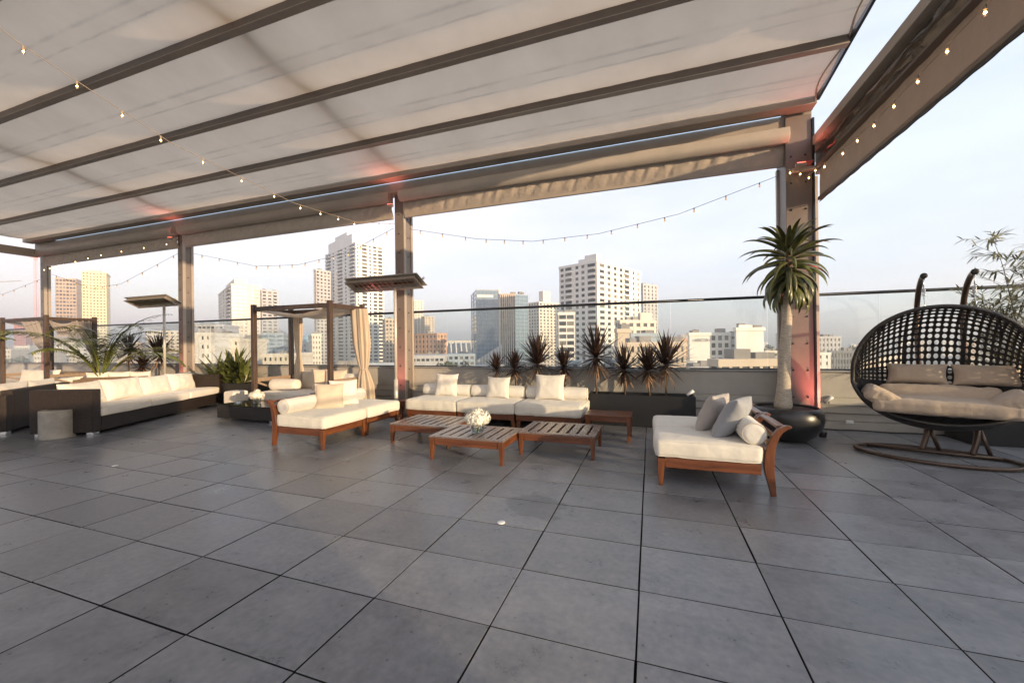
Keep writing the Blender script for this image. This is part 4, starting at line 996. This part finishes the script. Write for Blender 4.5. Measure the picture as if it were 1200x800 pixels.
# ------------------------------------------------------------------ egg swing
SW=(3.26,6.30); SR=R(-20)
t=thing('swing_stand','bronze tube swing stand with oval ground ring and two arched poles','swing stand',(*SW,0),SR)
ring=[(.72*math.cos(a),.46*math.sin(a)*(1 if math.sin(a)<0 else .9),.03) for a in [k*2*math.pi/56 for k in range(56)]]
MB().tube(ring,.024,12,closed=True).build('ground_ring',M['bronze'],t,True)
MB().tube([(-.62,.22,.03),(.62,.22,.03)],.024,12).build('cross_bar',M['bronze'],t,True)
for sx in (-.035,.395):
    pole=[(sx-.03,.225,.04),(sx+.025,.29,.30),(sx,.42,.62),(sx,.66,1.1),(sx,.80,1.55),(sx,.78,1.88),(sx,.60,2.12),(sx,.36,2.24),(sx,.20,2.26)]
    # smooth
    P=[Vector(p) for p in pole]; S=[]
    for i in range(len(P)-1):
        p0=P[max(0,i-1)];p1=P[i];p2=P[i+1];p3=P[min(len(P)-1,i+2)]
        for k in range(6):
            u=k/6; S.append(.5*((2*p1)+(p2-p0)*u+(2*p0-5*p1+4*p2-p3)*u*u+(3*p1-p0-3*p2+p3)*u**3))
    S.append(P[-1])
    MB().tube(S,.030,12).build('arched_pole',M['bronze'],t,True)
    MB().tube([(sx+.035,.31,.38),(sx+.135,.30,.03)],.022,10).build('brace',M['bronze'],t,True)
    MB().lathe([(.0,-.01),(.036,-.01),(.036,.015),(.02,.02),(0,.02)],14,mtx=mt((sx,.195,2.26),rx=R(90))).build('end_cap',M['bolt'],t,True)
    hk=[(sx,.20,2.235)]; 
    MB().tube([(sx+.018*math.cos(a*1.0),.22+.018*math.sin(a),2.10-a*.0028) for a in [q*.7 for q in range(50)]],.004,5).build('spring',M['chrome'],t,True)
    MB().tube([(sx,.22,2.23),(sx,.22,2.10)],.005,6).build('hook',M['chrome'],t,True)
    MB().tube([(sx,.22,2.0),(sx,.12,1.84)],.005,6).build('chain',M['chrome'],t,True)
SO=Matrix.Rotation(SR,4,'Z')@Vector((.07,0,0)); t=thing('egg_swing','wide black woven egg swing seat with a handle slot at its crown','hanging chair',(SW[0]+SO.x,SW[1]+SO.y,0),SR)
RX,CY,CZ=.81,.05,.98
def eggp(u,v,off=0):
    # u: 0..pi along x ; v angle round the x axis, 0=back, 90 deg = up
    s=math.sin(u)**.93; rz=(.87 if math.sin(v)>0 else .63)+off; ry=.50+off
    return Vector(((RX+off)*-math.cos(u),CY+ry*s*math.cos(v)+(-.10 if math.sin(v)>0 else 0)*max(0,math.sin(v)),CZ+rz*s*math.sin(v)))
bm=bmesh.new(); NU,NV=36,17; V0,V1=R(-12),R(98)
G=[[bm.verts.new(eggp(R(7)+(math.pi-R(14))*i/NU,V0+(V1-V0)*j/NV)) for i in range(NU+1)] for j in range(NV+1)]
keep=[]
for j in range(NV):
    for i in range(NU):
        f=bm.faces.new((G[j][i],G[j][i+1],G[j+1][i+1],G[j+1][i]))
        if not (j==NV-1 and abs(i-NU/2+.5)<3.2): keep.append(f)
        else: f.material_index=0; bm.faces.ensure_lookup_table()
slot=[f for f in bm.faces if f not in set(keep)]
bmesh.ops.delete(bm,geom=slot,context='FACES_ONLY')
r_=bmesh.ops.inset_individual(bm,faces=[f for f in keep if f.is_valid],thickness=.0145,depth=0)
bmesh.ops.delete(bm,geom=[f for f in keep if f.is_valid],context='FACES')
me=bpy.data.meshes.new('woven_hood'); bm.to_mesh(me); bm.free(); me.materials.append(M['egg']); hood=bpy.data.objects.new('woven_hood',me); COL.objects.link(hood); hood.parent=t
q=hood.modifiers.new('s','SOLIDIFY'); q.thickness=.016; q.offset=0; q=hood.modifiers.new('u','SUBSURF'); q.levels=1; q.render_levels=2
for p in me.polygons: p.use_smooth=True
sh=MB().grid(60,30,lambda a,b:eggp(R(7)+(math.pi-R(14))*a,R(-122)+R(112)*b)).build('woven_seat_shell',M['wickb'],t,True,solid=.03)
rimp=[eggp(R(7)+(math.pi-R(14))*k/48,V1,.004) for k in range(49)]; rimb=[eggp(R(7)+(math.pi-R(14))*k/48,R(-122),.004) for k in range(49)]
caps=[eggp(R(7),a,.004) for a in [R(-122)+(V1-R(-122))*k/14 for k in range(15)]]
MB().tube(rimp+rimb[::-1],.024,10,closed=True).build('rim',M['egg'],t,True)
for uu in (26,48,70,90,110,132,154):
    MB().tube([eggp(R(uu)*.75+R(90)*.25 if k>22 else R(uu)*(1-.25*(k/24)**3)+R(90)*.25*(k/24)**3,V0+(V1-V0)*k/24,.006) for k in range(25)],.011,6).build('rib',M['egg'],t,True)
sw=t
def cus(name,mb,loc,rx=0,ry=0,rz=0,m='tan'):
    X=mt(loc,rx,ry,rz); return MB().add([tuple(X@Vector(p)) for p in mb.v],mb.f).build(name,M[m],sw,True)
cus('seat_cushion',cushion(1.16,.54,.15,.07,.04,201,.014),(0,-.0,.57),R(3))
cus('seat_roll',cushion(1.22,.17,.15,.07,.02,209,.014),(0,-.24,.57),R(2))
for sx in (-1,1): 
    cus('side_roll',cushion(.34,.54,.17,.08,.03,202+sx,.016),(sx*.575,-.04,.64),0,R(-32*sx),R(-4*sx))
cus('back_cushion',cushion(1.04,.36,.13,.06,.04,205,.014),(0,.24,.66),R(66))
for i,(x,lb) in enumerate(((-.10,'tan pillow lying along the back of the egg swing, left one'),(.50,'tan pillow along the back of the egg swing, right one'))):
    p=Matrix.Rotation(SR,4,'Z')@Vector((x,.30,0)); pillow(lb,(SW[0]+p.x,SW[1]+p.y,.88),.58,.27,.17,rx=R(-14),rz=SR+R(3 if i else -3),m='tan',seed=60+i,group='pillows on the egg swing')

# floor odds and ends
t=thing('floor_disc','flat white disc lying on a tile in the middle foreground','disc',(-1.16,3.01,.003)); MB().lathe([(.032,0),(.032,.005),(.028,.007),(0,.007)],20).build('disc',M['white'],t,True)
t=thing('floor_disc','flat white disc on the tiles in front of the concrete stool','disc',(-6.26,3.01,.003)); MB().lathe([(.032,0),(.032,.005),(.028,.007),(0,.007)],20).build('disc',M['white'],t,True)
tag(MB().tube([(2.3+k*.12,7.79+.025*math.sin(k*1.1)+.015*math.sin(k*.37),.010) for k in range(42)],.009,6).build('cable',M['wired'],None,True),'black cable lying along the foot of the parapet behind the swing','cable')
t=thing('parapet_clip','small white junction box on the parapet ledge left of the swing','junction box',(3.0,7.79,.12)); MB().box(-.05,.05,-.03,.02,0,.05).build('box',M['white'],t,bevel=.006)
# drain stones: small dark stubs under the swing by the wall
# ------------------------------------------------------------------ the city beyond
F=465.08
def wpt(px,D): 
    X=(px-600)/F*D; return (X*math.cos(YAW)-D*math.sin(YAW), X*math.sin(YAW)+D*math.cos(YAW))
def hz(px,y,D): return 1.45+((403.24-.0112*(px-600))-y)*D/F
M['win']=mat('dark window glass',(.035,.045,.055),.22,spec=.35,var=.5,vscale=.15)
_t=M['win'].node_tree; _b=_t.nodes['Principled BSDF']; _oi=_t.nodes.new('ShaderNodeObjectInfo'); _r=_t.nodes.new('ShaderNodeValToRGB'); _r.color_ramp.interpolation='CONSTANT'
_r.color_ramp.elements[0].color=(.02,.025,.03,1); _r.color_ramp.elements[1].position=.72; _r.color_ramp.elements[1].color=(.16,.15,.13,1); _e=_r.color_ramp.elements.new(.42); _e.color=(.055,.06,.065,1)
_t.links.new(_oi.outputs['Random'],_r.inputs[0]); _t.links.new(_r.outputs[0],_b.inputs['Base Color'])
M['winb']=mat('blue curtain glass',(.12,.19,.26),.06,spec=1,var=.35,vscale=.04)
M['rooff']=mat('grey roof felt',(.22,.21,.20),.9,var=.2,vscale=.2)
def wallm(n,c): return mat('facade '+n,c,.85,var=.08,vscale=.12)
W_={'cream':wallm('cream render',(.62,.57,.49)),'white':wallm('white render',(.66,.64,.60)),'grey':wallm('pale grey concrete',(.40,.40,.41)),'yellow':wallm('yellow scaffold wrap',(.66,.57,.33)),
    'brown':wallm('raw brown concrete',(.38,.28,.20)),'brick':wallm('tan brick',(.46,.28,.18)),'red':wallm('red brick',(.42,.15,.12)),'blue':wallm('blue grey panel',(.30,.36,.42)),'beige':wallm('beige plaster',(.50,.42,.33)),'dark':wallm('dark grey cladding',(.16,.17,.18)),'roofred':wallm('terracotta roof',(.40,.16,.11))}
BASE=-34
def spans(L_,n,wf,g=None):
    """window openings along a face: g = (gap, window) weight pairs, else n even bays"""
    if g:
        tot=sum(a+b for a,b in g)+g[0][0]; k=L_/tot; x=0; o=[]
        for a,b in g: x+=a*k; o.append((x,x+b*k)); x+=b*k
        return o
    cw=L_/n; pw=cw*(1-wf)/2; return [(i*cw+pw,(i+1)*cw-pw) for i in range(n)]
def bldg(label,pl,pc,pr,yt,D,th,wall='cream',fh=3.2,nr=6,nl=4,wf=.5,hf=.5,win='win',balr=(),ball=(),rib=False,z0=None,pent=(),group=None,cat='tower block',ledge=True,ytl=None,maxw=100,flat=0,skipr=(),skipl=(),gr=None,gl=None):
    """corner nearest the camera at pixel column pc, faces running to pl and pr; th = how far the right face turns away"""
    th=R(th); Xc=(pc-600)/F*D; Zc=D
    k=(pr-600)/F; dx,dz=math.sin(th),math.cos(th); dx,dz=math.cos(th),math.sin(th)
    w=(k*Zc-Xc)/(dx-k*dz)
    k=(pl-600)/F; ex,ez=-math.sin(th),math.cos(th)
    d=(k*Zc-Xc)/(ex-k*ez) if pl<pc-.5 else w*.7
    w=abs(w); d=abs(d) if d>0 else 25
    x,y=wpt(pc,D); t=thing('building',label,cat,(x,y,0),YAW+th,group)
    H=hz(pc,yt,D); core=MB().box(0,w,0,d,BASE,H)
    zlo=max(BASE+1,hz(pc,442,D)) if z0 is None else z0
    nf=max(1,int((H-.8-zlo)/fh)); zt=H-.9
    wall_m=W_[wall]; 
    fs=[zt-fh*(i+1) for i in range(nf)]
    # relief: floor bands and piers stand proud so that windows sit back
    if nr: 
        sr=spans(w,nr,wf,gr); e_=[-.3]+[q for s_ in sr for q in s_]+[w+.3]
        for a,b in zip(e_[::2],e_[1::2]): core.box(a,b,-.3,.01,zlo,H+.0)
    if nl:
        sl_=spans(d,nl,wf,gl); e_=[-.3]+[q for s_ in sl_ for q in s_]+[d+.3]
        for a,b in zip(e_[::2],e_[1::2]): core.box(-.3,.01,a,b,zlo,H-.001)
    for i,z in enumerate(fs):
        bh=fh*(1-hf)
        if not rib:
            if nr: core.box(-.2,w+.2,-.2,.012,z,z+bh)
            if nl: core.box(-.2,.012,-.19,d+.2,z,z+bh)
    if ledge: core.box(-.5,w+.5,-.5,d+.5,H-.9,H+.5)
    core.build('wall',wall_m,t)
    for (a,b,c,e,hh) in pent:
        MB().box(w*a,w*b,d*c,d*e,H+.501,H+hh).build('roof_house',wall_m,t)
    cells=[]
    for i,z in enumerate(fs):
        for c in range(nr):
            if c in skipr: continue
            cells.append(('r',c,z))
        for c in range(nl):
            if c in skipl: continue
            cells.append(('l',c,z))
    wins=None; first={}
    extra=MB()
    for n_,(s,c,z) in enumerate(cells):
        bh=fh*(1-hf)
        if s=='r': a_,b_=sr[c]; dims=(b_-a_,.08,fh*hf); pos=(a_,-.06,z+bh)
        else: a_,b_=sl_[c]; dims=(.08,b_-a_,fh*hf); pos=(-.06,a_,z+bh)
        if n_<maxw:
            if (s,c) not in first:
                o=MB().box(0,dims[0],0,dims[1],0,dims[2]).build('window',M[win],t); first[(s,c)]=o
            else:
                o=first[(s,c)].copy(); COL.objects.link(o)
            o.location=pos
        else: extra.box(pos[0],pos[0]+dims[0],pos[1],pos[1]+dims[1],pos[2],pos[2]+dims[2])
    if extra.v: tag(extra.build('window',M[win],t),None,None,kind='stuff')
    nb=0; fb={}; ex_=MB()
    for z in fs:
        for s,lst in (('r',balr),('l',ball)):
            for c in lst:
                cw=(w/nr if s=='r' else d/nl)
                if s=='r': bx=(c*cw+.1*cw,(c+1)*cw-.1*cw,-1.5,-.301)
                else: bx=(-1.5,-.301,c*cw+.1*cw,(c+1)*cw-.1*cw)
                if nb<100:
                    key=(s,c)
                    if key not in fb:
                        o=MB().box(*bx,0,.22).box(bx[0],bx[1],bx[2],bx[2]+.08,.22,1.1).build('balcony',wall_m,t) if s=='r' else MB().box(*bx,0,.22).box(bx[0],bx[0]+.08,bx[2],bx[3],.22,1.1).build('balcony',wall_m,t); fb[key]=o
                    else: o=fb[key].copy(); COL.objects.link(o)
                    o.location=(0,0,z); nb+=1
                else: ex_.box(*bx,z,z+.22)
    if ex_.v: tag(ex_.build('balcony',wall_m,t),None,None,kind='stuff')
    # roof plant
    rr=random.Random(int(pc*7+yt))
    for q in range(2+int(w/18)):
        a=rr.uniform(.1,.8)*w; b=rr.uniform(.15,.7)*d; MB().box(a,a+rr.uniform(1.5,4),b,b+rr.uniform(1.5,4),H+.501,H+rr.uniform(1.2,2.4)).build('roof_unit',M['rooff'],t)
    return t,w,d,H
# far left
bldg('yellow wrapped tower behind the potted palm',86,97,125,318,420,38,'yellow',3.2,7,3,.55,.45,pent=((.2,.7,.2,.7,3),))
bldg('unfinished brown tower with open upper floors left of the yellow tower',61,66,90,326,440,30,'brown',4.0,6,2,.7,.55)
bldg('distant red brick block behind the far left daybed',12,17,30,373,520,30,'red',3.4,4,2,.5,.5)
bldg('beige grey block beside the red brick block',30,36,53,377,540,30,'grey',3.4,4,2,.5,.5)
for i,(a,b,c,y,D,wl,lb) in enumerate([(-20,-8,12,410,300,'cream','low cream building at the far left edge of the skyline'),(10,18,34,406,330,'white','low white building left of the grey column foot'),(36,40,60,412,310,'cream','low cream building with small windows behind the swagged daybed'),
    (60,66,88,398,360,'white','mid height white building below the unfinished tower'),(125,134,165,402,340,'beige','low beige building behind the red cordylines'),(165,172,212,388,380,'cream','cream slab building behind the left heater pole')]):
    bldg(lb,a,b,c,y,D,30,wl,3.4,6,2,.5,.45,cat='building')
# crane at the far left
def crane(label,px,D,yt,jib,yj,c):
    x,y=wpt(px,D); t=thing('tower_crane',label,'crane',(x,y,0),YAW); H=hz(px,yt,D); mc=mat('crane paint '+label[:4],c,.6); s=1.1
    mb=MB()
    for a in (-s,s):
        for b in (-s,s): mb.box(a-.15,a+.15,b-.15,b+.15,BASE,H)
    z=BASE; k=0
    while z<H-3:
        mb.tube([(-s,-s,z),(s,-s,z+3)] if k%2 else [(s,-s,z),(-s,-s,z+3)],.12,4); z+=3; k+=1
    mb.build('mast',mc,t); zj=H-2
    mb=MB().tube([(jib[0],0,zj),(jib[1],0,zj+ (yj))],.35,4).tube([(jib[0],0,zj+1.6),(jib[1],0,zj+yj+.3)],.2,4); n=14
    for k in range(n):
        a=jib[0]+(jib[1]-jib[0])*k/n; b=jib[0]+(jib[1]-jib[0])*(k+.5)/n; mb.tube([(a,0,zj+yj*k/n),(b,0,zj+1.4+yj*k/n)],.12,4)
    mb.build('jib',mc,t); MB().box(-1.2,1.2,-1.2,1.2,H-5,H-2.5).build('cab',mc,t)
crane('slender pink red tower crane left of the farthest column',43,480,300,(-8,10),0,(.62,.30,.28))
crane('grey crane with long jib cut off by the left edge',-40,420,332,(-20,60),4,(.35,.33,.33))
# left centre
bldg('cream tower with stacked balconies behind the broad leaved plant',257,272,305,333,330,42,'cream',3.1,5,3,.5,.5,gr=[(.3,1.3),(.5,1.3),(.5,.7),(1.6,.6),(1,.6)],gl=[(.4,1.6),(.9,.5),(.6,1.2)],balr=(4,),ball=(0,),pent=((.15,.6,.1,.7,6),))
bldg('grey balcony tower just behind the cream tower at left',305,307,326,340,372,50,'grey',3.1,3,1,.6,.5,balr=(2,))
bldg('blue glass mid rise behind the daybed left post',304,306,332,391,300,20,'blue',3.2,3,1,.8,.55,'winb',cat='building')
bldg('near white stepped building left of the broad leaved plant',222,229,247,391,150,10,'white',3.4,3,1,.35,.4,cat='building',skipr=(0,))
bldg('near cream apartment building with square windows above the planter',246,248,280,398,165,8,'cream',3.4,5,1,.35,.4,cat='building')
bldg('long grey roofed building between the column and cream tower',228,232,262,381,260,15,'grey',3.6,6,1,.7,.35,cat='building')
bldg('low cream building glimpsed through the daybed at left',305,308,338,416,150,8,'cream',3.4,5,1,.4,.4,cat='building')
# blue domed building
t,w_,d_,H_=bldg('grey hall with a blue glass dome seen through the daybed',340,350,374,402,280,25,'grey',3.4,5,2,.4,.5,cat='building')
MB().lathe([(0.44*w_*math.cos(a),.44*w_*math.sin(a)*1.15) for a in [R(90)*k/10 for k in range(11)]],24,(w_/2,d_/2,H_+.5)).build('dome',mat('pale blue dome glass',(.22,.34,.42),.25),t,True)
bldg('slim cream building right of the blue dome',362,366,376,392,240,30,'cream',3.1,3,2,.4,.5,cat='building')
# tall pale tower
bldg('tallest pale residential tower with balconies behind the middle heater',383,418,450,284,330,45,'white',3.1,5,5,.5,.52,gr=[(.4,.5),(1.2,1.7),(.8,.6),(.8,1.3),(.5,1.5)],gl=[(.3,1.4),(.9,.5),(.7,1.5),(1.2,.5),(.6,1.5)],balr=(1,4),ball=(0,2,4),pent=((-.0,.35,.1,.9,9),(.05,.3,.3,.7,13)))
bldg('lower grey wing at the left of the tallest tower',369,371,388,316,350,58,'grey',3.1,4,1,.5,.5,balr=(0,))
bldg('brown balcony block between the tallest tower and heater pole',449,452,464,374,310,25,'beige',3.1,3,1,.6,.55,balr=(1,),cat='building')
bldg('low cream terrace building seen right of the daybed curtain',374,380,462,432,120,8,'cream',3.4,8,1,.35,.35,cat='building')
# middle
bldg('slender cream tower just right of the middle column',480,486,496,352,560,35,'cream',3.2,3,2,.5,.5)
bldg('cream stepped tower behind the tan brick block',494,498,509,371,540,35,'beige',3.2,3,2,.5,.5)
t,w_,d_,H_=bldg('tan brick apartment block right of the middle column',478,512,523,391,260,55,'brick',3.3,3,8,.45,.5,cat='building')
bldg('low grey parking building below the tan brick block',478,482,520,418,170,6,'grey',3.6,7,1,.7,.3,cat='building')
# stadium: raked stands under a light roof edge
x,y=wpt(538,420); t=thing('stadium','distant stadium stand with slanted white ribs between brick block and glass tower','stadium',(x,y,0),YAW)
W2=36/F*420; Hs=hz(538,400,420)
MB().prism([(-30,BASE),(30,BASE),(30,Hs-2),(0,Hs-15)],-W2/2,W2/2,'x').build('stand',W_['dark'],t)
for k in range(7): 
    a=-W2/2+W2*k/6; mb=MB(); mb.tube([(a,-16,Hs-20),(a-5,10,Hs)],.8,5); mb.build('roof_rib',W_['white'],t)
MB().box(-W2/2-2,W2/2+2,8,12,Hs-1.2,Hs+1).build('roof_edge',W_['cream'],t)
bldg('blue grey office building in front of the stadium',521,525,556,416,230,8,'blue',3.3,5,1,.6,.5,cat='building')
# glass tower with white framed edges
t,w_,d_,H_=bldg('blue mirrored glass tower with a white sign band near its top',553,559,586,339,300,12,'blue',3.1,6,2,.93,.9,'winb',ledge=False)
MB().box(0.35,w_*.72,-.6,-.32,H_-6,H_-4.2).build('sign_band',W_['white'],t); MB().box(w_-.8,w_+.3,-.7,0,BASE,H_+1).build('edge_fin',W_['white'],t)
t,w_,d_,H_=bldg('ribbed beige tower joined to the mirrored glass tower',586,587,604,344,302,10,'beige',3.1,7,1,.5,.95,rib=True,ledge=False)
bldg('pale glass slab right of the ribbed beige tower',603,604,619,344,330,40,'blue',3.1,3,1,.92,.9,'winb',ledge=False)
# sloped grey atrium at the foot of the glass tower
x,y=wpt(552,290); t=thing('glass_atrium','grey sloping ribbed atrium roof at the foot of the mirrored tower','building',(x,y,0),YAW)
wA=36/F*290; MB().prism([(0,BASE),(wA,BASE),(wA,hz(586,404,290)),(0,hz(552,426,290))],-12,-2,'y').build('wall',W_['grey'],t)
for k in range(11):
    a=wA*k/10; zt=hz(552,426,290)+(hz(586,404,290)-hz(552,426,290))*k/10; MB().box(a-.25,a+.25,-12.4,-12,BASE,zt).build('rib',W_['white'],t)
bldg('cream ribbed condominium tower between the glass slab and white tower',620,632,656,354,380,40,'cream',3.1,6,4,.5,.55,pent=((.35,.7,.3,.7,12),))
# white tower in the centre
bldg('large white tower with shaded left side and cream sunlit right side',657,700,751,306,212,45,'white',3.15,7,5,.45,.52,gr=[(.8,1.5),(1,1),(1.2,.9),(1.2,.9),(.9,1.6),(1.5,.5),(1.3,.5)],gl=[(.3,2.2),(.9,.9),(.9,.9),(1.2,2),(.5,1)],balr=(4,),ball=(0,3),pent=((0.02,.38,.1,.5,2.6),(.6,1,.3,.9,1.8),(-.0,.1,-.0,.3,4)))
bldg('dark windowed lower wing at the left foot of the white tower',654,655,673,367,190,4,'white',3.1,2,1,.9,.62)
bldg('stepped cream podium at the right foot of the white tower',722,727,768,376,180,20,'cream',3.4,5,2,.55,.5,cat='building',pent=((.6,.95,.2,.8,4),))
bldg('grey slab tower behind the right edge of the white tower',750,754,771,333,330,35,'grey',3.1,4,1,.35,.55)
bldg('blank beige stair block before the white tower',722,724,738,387,140,6,'beige',3.4,0,0,cat='building')
bldg('grey blank walled building with parapet right of the beige stair block',738,740,776,392,143,6,'blue',3.4,0,0,cat='building')
bldg('beige apartment row behind the black planter cordylines',722,725,802,403,120,5,'beige',3.3,12,1,.4,.5,cat='building')
bldg('tan terrace block between the cordylines and the lettered building',775,780,808,398,230,18,'brick',3.3,5,1,.5,.5,cat='building')
# lettered building
t,w_,d_,H_=bldg('pale building with small dark lettering at its top left of the aloe',806,808,832,391,175,2,'white',3.3,0,0,cat='building')
cu=bpy.data.curves.new('lettering','FONT'); cu.body='HORTON'; cu.size=1.9; cu.extrude=.05; to=bpy.data.objects.new('lettering',cu); COL.objects.link(to)
dg=bpy.context.evaluated_depsgraph_get(); me=bpy.data.meshes.new_from_object(to.evaluated_get(dg)); bpy.data.objects.remove(to)
lo=bpy.data.objects.new('lettering',me); COL.objects.link(lo); me.materials.append(W_['dark']); lo.parent=t; lo.rotation_euler=(R(90),0,0); lo.location=(1.6,-.56,H_-3.5); lo.scale=(.9,1,1)
bldg('pale building wing with three stacks of dark windows',831,832,855,391,178,2,'white',3.3,3,1,.62,.62,cat='building')
bldg('blue grey stair wing between the window stacks and white block',854,855,863,392,180,2,'blue',3.6,1,1,.5,.3,cat='building')
bldg('taller blank white block left of the corner column',861,863,895,385,170,6,'white',3.3,0,0,cat='building',pent=((.1,.6,.1,.5,1.6),))
bldg('long low tan building with large square windows left of the aloe trunk',833,843,950,424,75,2,'beige',3.6,9,1,.72,.5,cat='building')
bldg('small cream house roof beside the corner column',893,896,912,412,230,10,'cream',3.3,2,1,.5,.5,cat='building')
# right of the corner column
bldg('grey block with regular small windows right of the corner column',955,958,985,395,260,8,'grey',3.4,6,1,.45,.5,cat='building')
bldg('lower pale block in front of the grey block at right',955,957,972,414,200,6,'white',3.4,2,1,.3,.5,cat='building')
bldg('scaffolded low block right of the corner column',971,973,1001,412,205,6,'dark',3.4,8,1,.6,.6,cat='building')
rr=random.Random(21)
cats=[('white','low white roofed house in the hazy right distance'),('beige','low beige roofed house in the hazy right distance'),('grey','low grey roofed house in the hazy right distance')]
k=0
for i in range(14):
    px=1000+i*18+rr.uniform(-4,4); D=rr.uniform(330,900); yy=396+rr.uniform(2,14)-max(0,(D-600))/60
    wl,lb=cats[i%3]; bldg(lb,px-2,px,px+rr.uniform(9,18),yy,D,rr.uniform(4,20),wl,3.5,3,1,.45,.45,cat='house',maxw=14,group='low hazy houses at right')
# terracotta and small roofs in the middle distance
for i,(a,c,y,D,wl,lb) in enumerate([(604,624,431,170,'roofred','low building with terracotta walls behind the cordylines'),(632,668,436,150,'white','low white roofed shed behind the large cordyline'),(780,812,425,150,'grey','low grey flat roofed shed behind the right cordyline'),
     (808,838,432,110,'grey','low dark edged roof below the lettered building'),(560,600,436,160,'grey','low grey roof below the mirrored tower'),(88,128,408,330,'white','low white block below the yellow tower'),
     (255,300,425,170,'white','low white roof behind the broad leaved plant'),(520,560,436,170,'beige','low beige roof below the blue grey office'),(668,722,424,150,'blue','low blue glazed building at the foot of the white tower'),(1030,1060,418,240,'cream','low cream building left of the swing'),(1004,1030,424,220,'beige','low beige building nearest the swing edge')]):
    bldg(lb,a-2,a,c,y,D,6,wl,3.3,5,1,.5,.4,cat='building',maxw=40)
# distance rows that close the skyline
for i in range(26):
    px=-60+i*39+rr.uniform(-6,6); D=rr.uniform(650,1300); yy=403-.0112*(px-600)-rr.uniform(-2,9)
    wl,lb=[('white','pale far block in the hazy skyline'),('beige','beige far block in the hazy skyline'),('grey','grey far block in the hazy skyline')][i%3]
    bldg(lb,px-4,px,px+rr.uniform(12,26),yy,D,rr.uniform(10,40),wl,3.6,4,1,.5,.45,cat='building',maxw=10,group='far skyline blocks')

# trees between the houses
M['crown']=mat('dark street tree leaf',(.035,.05,.02),.7,c2=(.09,.10,.04),var=.2,vscale=.5)
def citytree(label,px,D,yt,s,seed):
    rr=random.Random(seed); x,y=wpt(px,D); zt=hz(px,yt,D); t=thing('street_tree',label,'tree',(x,y,0),rr.uniform(0,6),'street trees')
    MB().tube([(0,0,BASE),(0,0,zt-s*.6),(.3,0,zt-s*.1)],[.5,.35,.15],6).build('trunk',M['stem'],t)
    mb=MB()
    cl_=[(Vector((rr.gauss(0,.5),rr.gauss(0,.5),rr.uniform(-.9,-.1)))*s,rr.uniform(.3,.5)*s) for _ in range(9)]
    for k in range(700):
        c,r_=cl_[k%9]; d=Vector((rr.gauss(0,1),rr.gauss(0,1),rr.gauss(0,1))).normalized(); p=Vector((0,0,zt))+c+d*r_*rr.uniform(.6,1.05); u=d.orthogonal().normalized()*.22*s/3.; v=d.cross(u)
        u=u+d*rr.uniform(-.1,.1); mb.add([p-u,p-v,p+u,p+v],[(0,1,2,3)])
    mb.build('crown',M['crown'],t)
for i,(px,D,yt,s,lb) in enumerate([(527,160,424,4,'dark tree in front of the stadium'),(640,140,430,4,'dark tree behind the large cordyline'),(545,200,425,5,'dark tree at the foot of the mirrored tower'),(690,150,426,4,'dark tree at the foot of the white tower'),(20,250,420,6,'dark tree at the left end of the skyline'),(1008,300,407,7,'dark tree on the hazy rise at right'),(1018,420,402,9,'broad tree on the hazy horizon right of the column'),(905,330,404,7,'dark tree behind the corner column planter'),(820,210,430,5,'dark tree under the lettered building'),(300,200,425,4,'dark tree behind the left daybed post')]): citytree(lb,px,D,yt,s,i)

# ground, bay, far shore
def sheet(name,pts,z,m): return struct(MB().add([(a,b,z) for a,b in pts],[tuple(range(len(pts)))]).build(name,m))
M['ground']=mat('street level ground',(.13,.125,.115),.9,var=.5,vscale=.02)
sheet('ground',[(-9000,-3000),(9000,-3000),(9000,14000),(-9000,14000)],BASE,M['ground'])
M['sea']=mat('bay water',(.05,.09,.13),.15,bump=.2,bscale=.05)
a=[wpt(700,1500),wpt(2600,1400),wpt(2600,9000),wpt(640,9000)]
sheet('water',a,BASE+.3,M['sea'])
hm=mat('dry far hills',(.10,.12,.09),.9,var=.3,vscale=.005)
mb=MB(); c0=wpt(600,5200)
mb.grid(90,4,lambda u,v:(lambda p:(p[0],p[1],BASE+(1-abs(v-.5)*2)*(60+90*noise.noise(Vector((u*6,3,0)))+60*noise.noise(Vector((u*17,5,0))))))(wpt(-700+2600*u,4800+v*900)))
struct(mb.build('hills',hm,None,True))

# low sea haze over the city: everything fades to pale blue with distance
hb=MB().box(-8900,8900,-2900,9200,BASE-1,112).build('haze',None); hb['kind']='stuff'
hmn=bpy.data.materials.new('sea haze'); hmn.use_nodes=True; n_=hmn.node_tree; n_.nodes.remove(n_.nodes['Principled BSDF'])
pv=n_.nodes.new('ShaderNodeVolumePrincipled'); pv.inputs['Color'].default_value=(.92,.94,.99,1); pv.inputs['Density'].default_value=.0007; pv.inputs['Anisotropy'].default_value=.35
n_.links.new(pv.outputs[0],[x for x in n_.nodes if x.type=='OUTPUT_MATERIAL'][0].inputs['Volume']); hb.data.materials.append(hmn)
